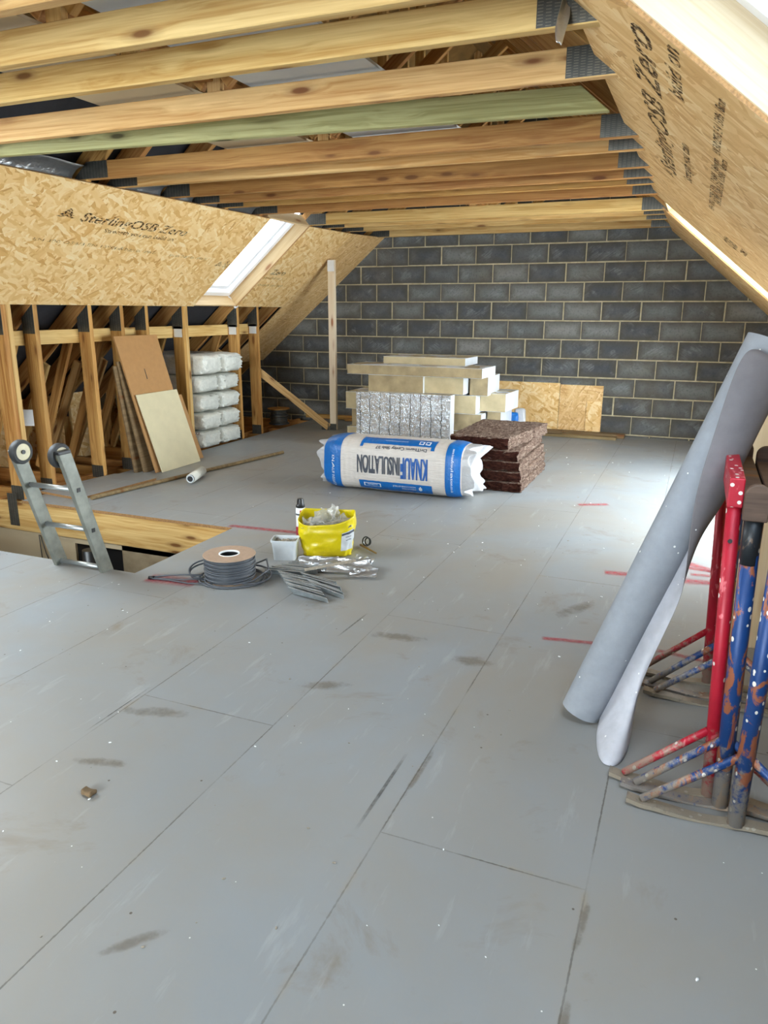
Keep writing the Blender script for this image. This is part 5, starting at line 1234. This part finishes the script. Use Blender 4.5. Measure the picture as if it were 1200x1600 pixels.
FLAP = [[(-0.205, 2.625, 0.004), (-0.202, 2.507, 0.003), (-0.176, 2.366, 0.003), (-0.142, 2.324, 0.003), (-0.095, 2.355, 0.003), (-0.081, 2.50, 0.003)],
 [(-0.175, 2.645, 0.102), (-0.14, 2.58, 0.108), (-0.111, 2.53, 0.11), (-0.092, 2.51, 0.109), (-0.083, 2.51, 0.111), (-0.08, 2.53, 0.134)],
 [(-0.115, 2.675, 0.307), (-0.095, 2.63, 0.31), (-0.081, 2.6, 0.301), (-0.072, 2.58, 0.287), (-0.066, 2.575, 0.27), (-0.060, 2.575, 0.255)],
 [(-0.04, 2.70, 0.545), (-0.016, 2.68, 0.539), (0.002, 2.66, 0.529), (0.014, 2.64, 0.522), (0.021, 2.63, 0.514), (0.029, 2.62, 0.507)],
 [(0.003, 2.735, 0.72), (0.022, 2.735, 0.717), (0.040, 2.70, 0.707), (0.052, 2.66, 0.673), (0.050, 2.62, 0.636), (0.041, 2.605, 0.611)],
 [(0.051, 2.76, 0.86), (0.108, 2.745, 0.822), (0.131, 2.69, 0.828), (0.108, 2.64, 0.849), (0.07, 2.605, 0.872), (0.033, 2.605, 0.888)],
 [(0.093, 2.79, 1.039), (0.160, 2.765, 0.991), (0.187, 2.71, 0.995), (0.151, 2.65, 1.021), (0.109, 2.625, 1.053), (0.07, 2.63, 1.074)],
 [(0.126, 2.82, 1.212), (0.210, 2.79, 1.154), (0.242, 2.74, 1.156), (0.199, 2.68, 1.185), (0.147, 2.65, 1.222), (0.1, 2.66, 1.243)],
 [(0.198, 2.84, 1.34), (0.272, 2.83, 1.301), (0.297, 2.78, 1.294), (0.252, 2.71, 1.327), (0.196, 2.685, 1.367), (0.138, 2.69, 1.392)]]
ls = sheet_grid('loose_sheet', FLAP, [M['membrane_in'], M['membrane_dark']], mr, 0.0012, 3)
ls.modifiers['solid'].material_offset = 1; ls.modifiers['solid'].material_offset_rim = 1

# ------------------------------------------------------------------ trestles
def trestle(label, y0, y1, xt, xb, ztop, mat, bracemat, rail, xl, xr, footmat, rmat):
    o = thing('trestle', label, 'trestle', ((xt + xb)/2, (y0 + y1)/2, 0), 'steel trestles on the right')
    zr = ztop - (0.085 if rail == 'square' else 0.10)
    for y in (y0, y1):
        tube('leg', [(xb, y, .012), (xt, y, zr)], 0.0205 if rail == 'square' else 0.0245, mat, o, 18)
        # bent foot bar: flat steel with turned up toe
        bm = bmesh.new(); n = 14; vs = []
        for k in range(n + 1):
            x = xl + (xr - xl)*k/n; z = 0.008 + 0.006*math.sin(k*0.9) + (0.012 if k == 0 else 0); dy_ = -0.006*math.sin(k*.55)
            for yy, zz in ((-.02, 0), (.02, 0), (.02, .014), (-.02, .014)): vs.append((x, y + dy_ + yy, max(.001, z - .008 + zz)))
        f = [(4*k + a, 4*k + (a + 1) % 4, 4*k + 4 + (a + 1) % 4, 4*k + 4 + a) for k in range(n) for a in range(4)] + [(3, 2, 1, 0), (4*n, 4*n + 1, 4*n + 2, 4*n + 3)]
        mesh('foot_bar', vs, f, footmat, o)
        f_ = lambda z: xb + (xt - xb)*z/zr
        for s, xe in ((-1, xl + .045), (1, xr - .045)):
            zt = 0.235
            tube('brace', [(xe, y, .024), (f_(zt) + s*.014, y, zt)], 0.0125, bracemat, o, 12)
        lathe('pin_hole', [(0, 0), (.0065, 0), (.0065, .002), (0, .002)], M['rubber'], o, (xt, y - .0205, zr - .10), 12, (0, -1, 0))
    if rail == 'square':
        v, f = prism_pts([(-.0205, zr), (.0205, zr), (.0205, ztop), (-.0205, ztop)], -(y1 - y0)/2 - .025, (y1 - y0)/2 + .025)
        r_ = mesh('top_rail', v, f, mat, o, mw=Matrix(((1, 0, 0, xt), (0, 0, 1, (y0 + y1)/2), (0, 1, 0, 0), (0, 0, 0, 1)))); bev(r_, .004, 2)
    else:
        # rounded timber rail carrying an upright D shaped stop at each end
        w = .031
        v, f = prism_pts([(-w, zr), (w, zr), (w, zr + .045), (-w, zr + .045)], -(y1 - y0)/2 - .02, (y1 - y0)/2 + .02)
        r_ = mesh('top_rail', v, f, rmat, o, mw=Matrix(((1, 0, 0, xt), (0, 0, 1, (y0 + y1)/2), (0, 1, 0, 0), (0, 0, 0, 1)))); bev(r_, .003, 1)
        for y in (y0 - .02, y1 + .02):
            pts = [(-w - .001, zr - .004), (w + .001, zr - .004)] + [((w + .001)*math.cos(R(a)), ztop - .032 + .032*math.sin(R(a))) for a in range(0, 181, 15)]
            v, f = prism_pts(pts, -.012, .012)
            bev(mesh('end_stop', v, f, rmat, o, mw=Matrix(((1, 0, 0, xt), (0, 0, 1, y), (0, 1, 0, 0), (0, 0, 0, 1)))), .003, 1)
    return o
trestle('red steel trestle with square rail, leftmost of the trestles', 2.285, 3.09, .140, .172, 1.040, M['p_red'], M['p_red'], 'square', -.13, .47, M['p_dust'], None)
trestle('black topped blue trestle with rounded wooden rail beside the red one', 2.245, 2.975, .192, .206, 1.035, M['p_black'], M['p_blue'], 'wood', -.09, .50, M['p_blue'], M['rail_wood'])
trestle('paint splashed blue trestle at the right edge, nearest to the viewer', 2.165, 2.91, .262, .247, 1.030, M['p_blue'], M['p_blue'], 'wood', -.065, .55, M['p_dust'], M['rail_wood'])
# the middle trestle's lower legs are blue
md = bpy.data.objects['trestle.001']
for ch in md.children:
    if ch.name.startswith('leg'): ch.data.materials[0] = M['p_blue']
for y in (2.245, 2.975): tube('leg_sleeve', [(.1924, y, .80), (.192, y, .935)], .0255, M['p_black'], md, 18)
tag(beam('board_offcut', (.46, 3.55, 0.0), (.46, 3.60, 1.16), 0.44, 0.018, M['wood_pale'], up=(-1, 0, 0)), 'pale wooden board standing behind the trestles', 'board')

# ------------------------------------------------------------------ floor bits
lm = rbox('dirt_clod', (-1.672, 1.525, 0), (-1.628, 1.555, .018), plain('earth', srgb(112, 92, 66), .95, bump=.5, vary=.3), None, .006, 8, .006, 40, False, 3); tag(lm, 'small brown clod of dirt lying on the near left floor', 'debris')
tag(rbox('slate_scrap', (-4.35, 3.02, 0), (-3.92, 3.19, .02), M['cable'], None, .004, 6, .004, 9, False, 8), 'flat grey scrap at the near edge of the stairwell', 'scrap')
db = bmesh.new(); dg = random.Random(9)
for k in range(230):
    y = dg.uniform(1.0, 8.5)**1.0; x = dg.uniform(-2.8, 0.2) - 0.1*y*dg.random()
    s = dg.uniform(.0015, .0045)*(1 + y*.08)
    if (HX0 < x < HX1 and HY0 - .05 < y < HY1 + .05) or any(a < x < b and c < y < d for a, b, c, d in ((-2.85, -1.5, 3.15, 4.45), (-3.1, -1.3, 5.5, 6.2), (-2.0, -1.0, 6.0, 7.4), (-3.8, -1.7, 7.4, 8.7), (-.4, .6, 2.05, 3.3))): continue
    r_ = bmesh.ops.create_icosphere(db, subdivisions=1, radius=s, matrix=Matrix.Translation((x, y, s*.35)) @ Matrix.Rotation(dg.uniform(0, 3), 4, 'Z') @ Matrix.Diagonal((1.4, .8, .5, 1)))
    mi = 0 if dg.random() < .5 else 1
    for f_ in {f for v_ in r_['verts'] for f in v_.link_faces}: f_.material_index = mi
tag(from_bm('crumbs', db, [M['white'], M['dust_grey']]), 'scattered crumbs and chips all over the grey floor', 'debris', kind='stuff')
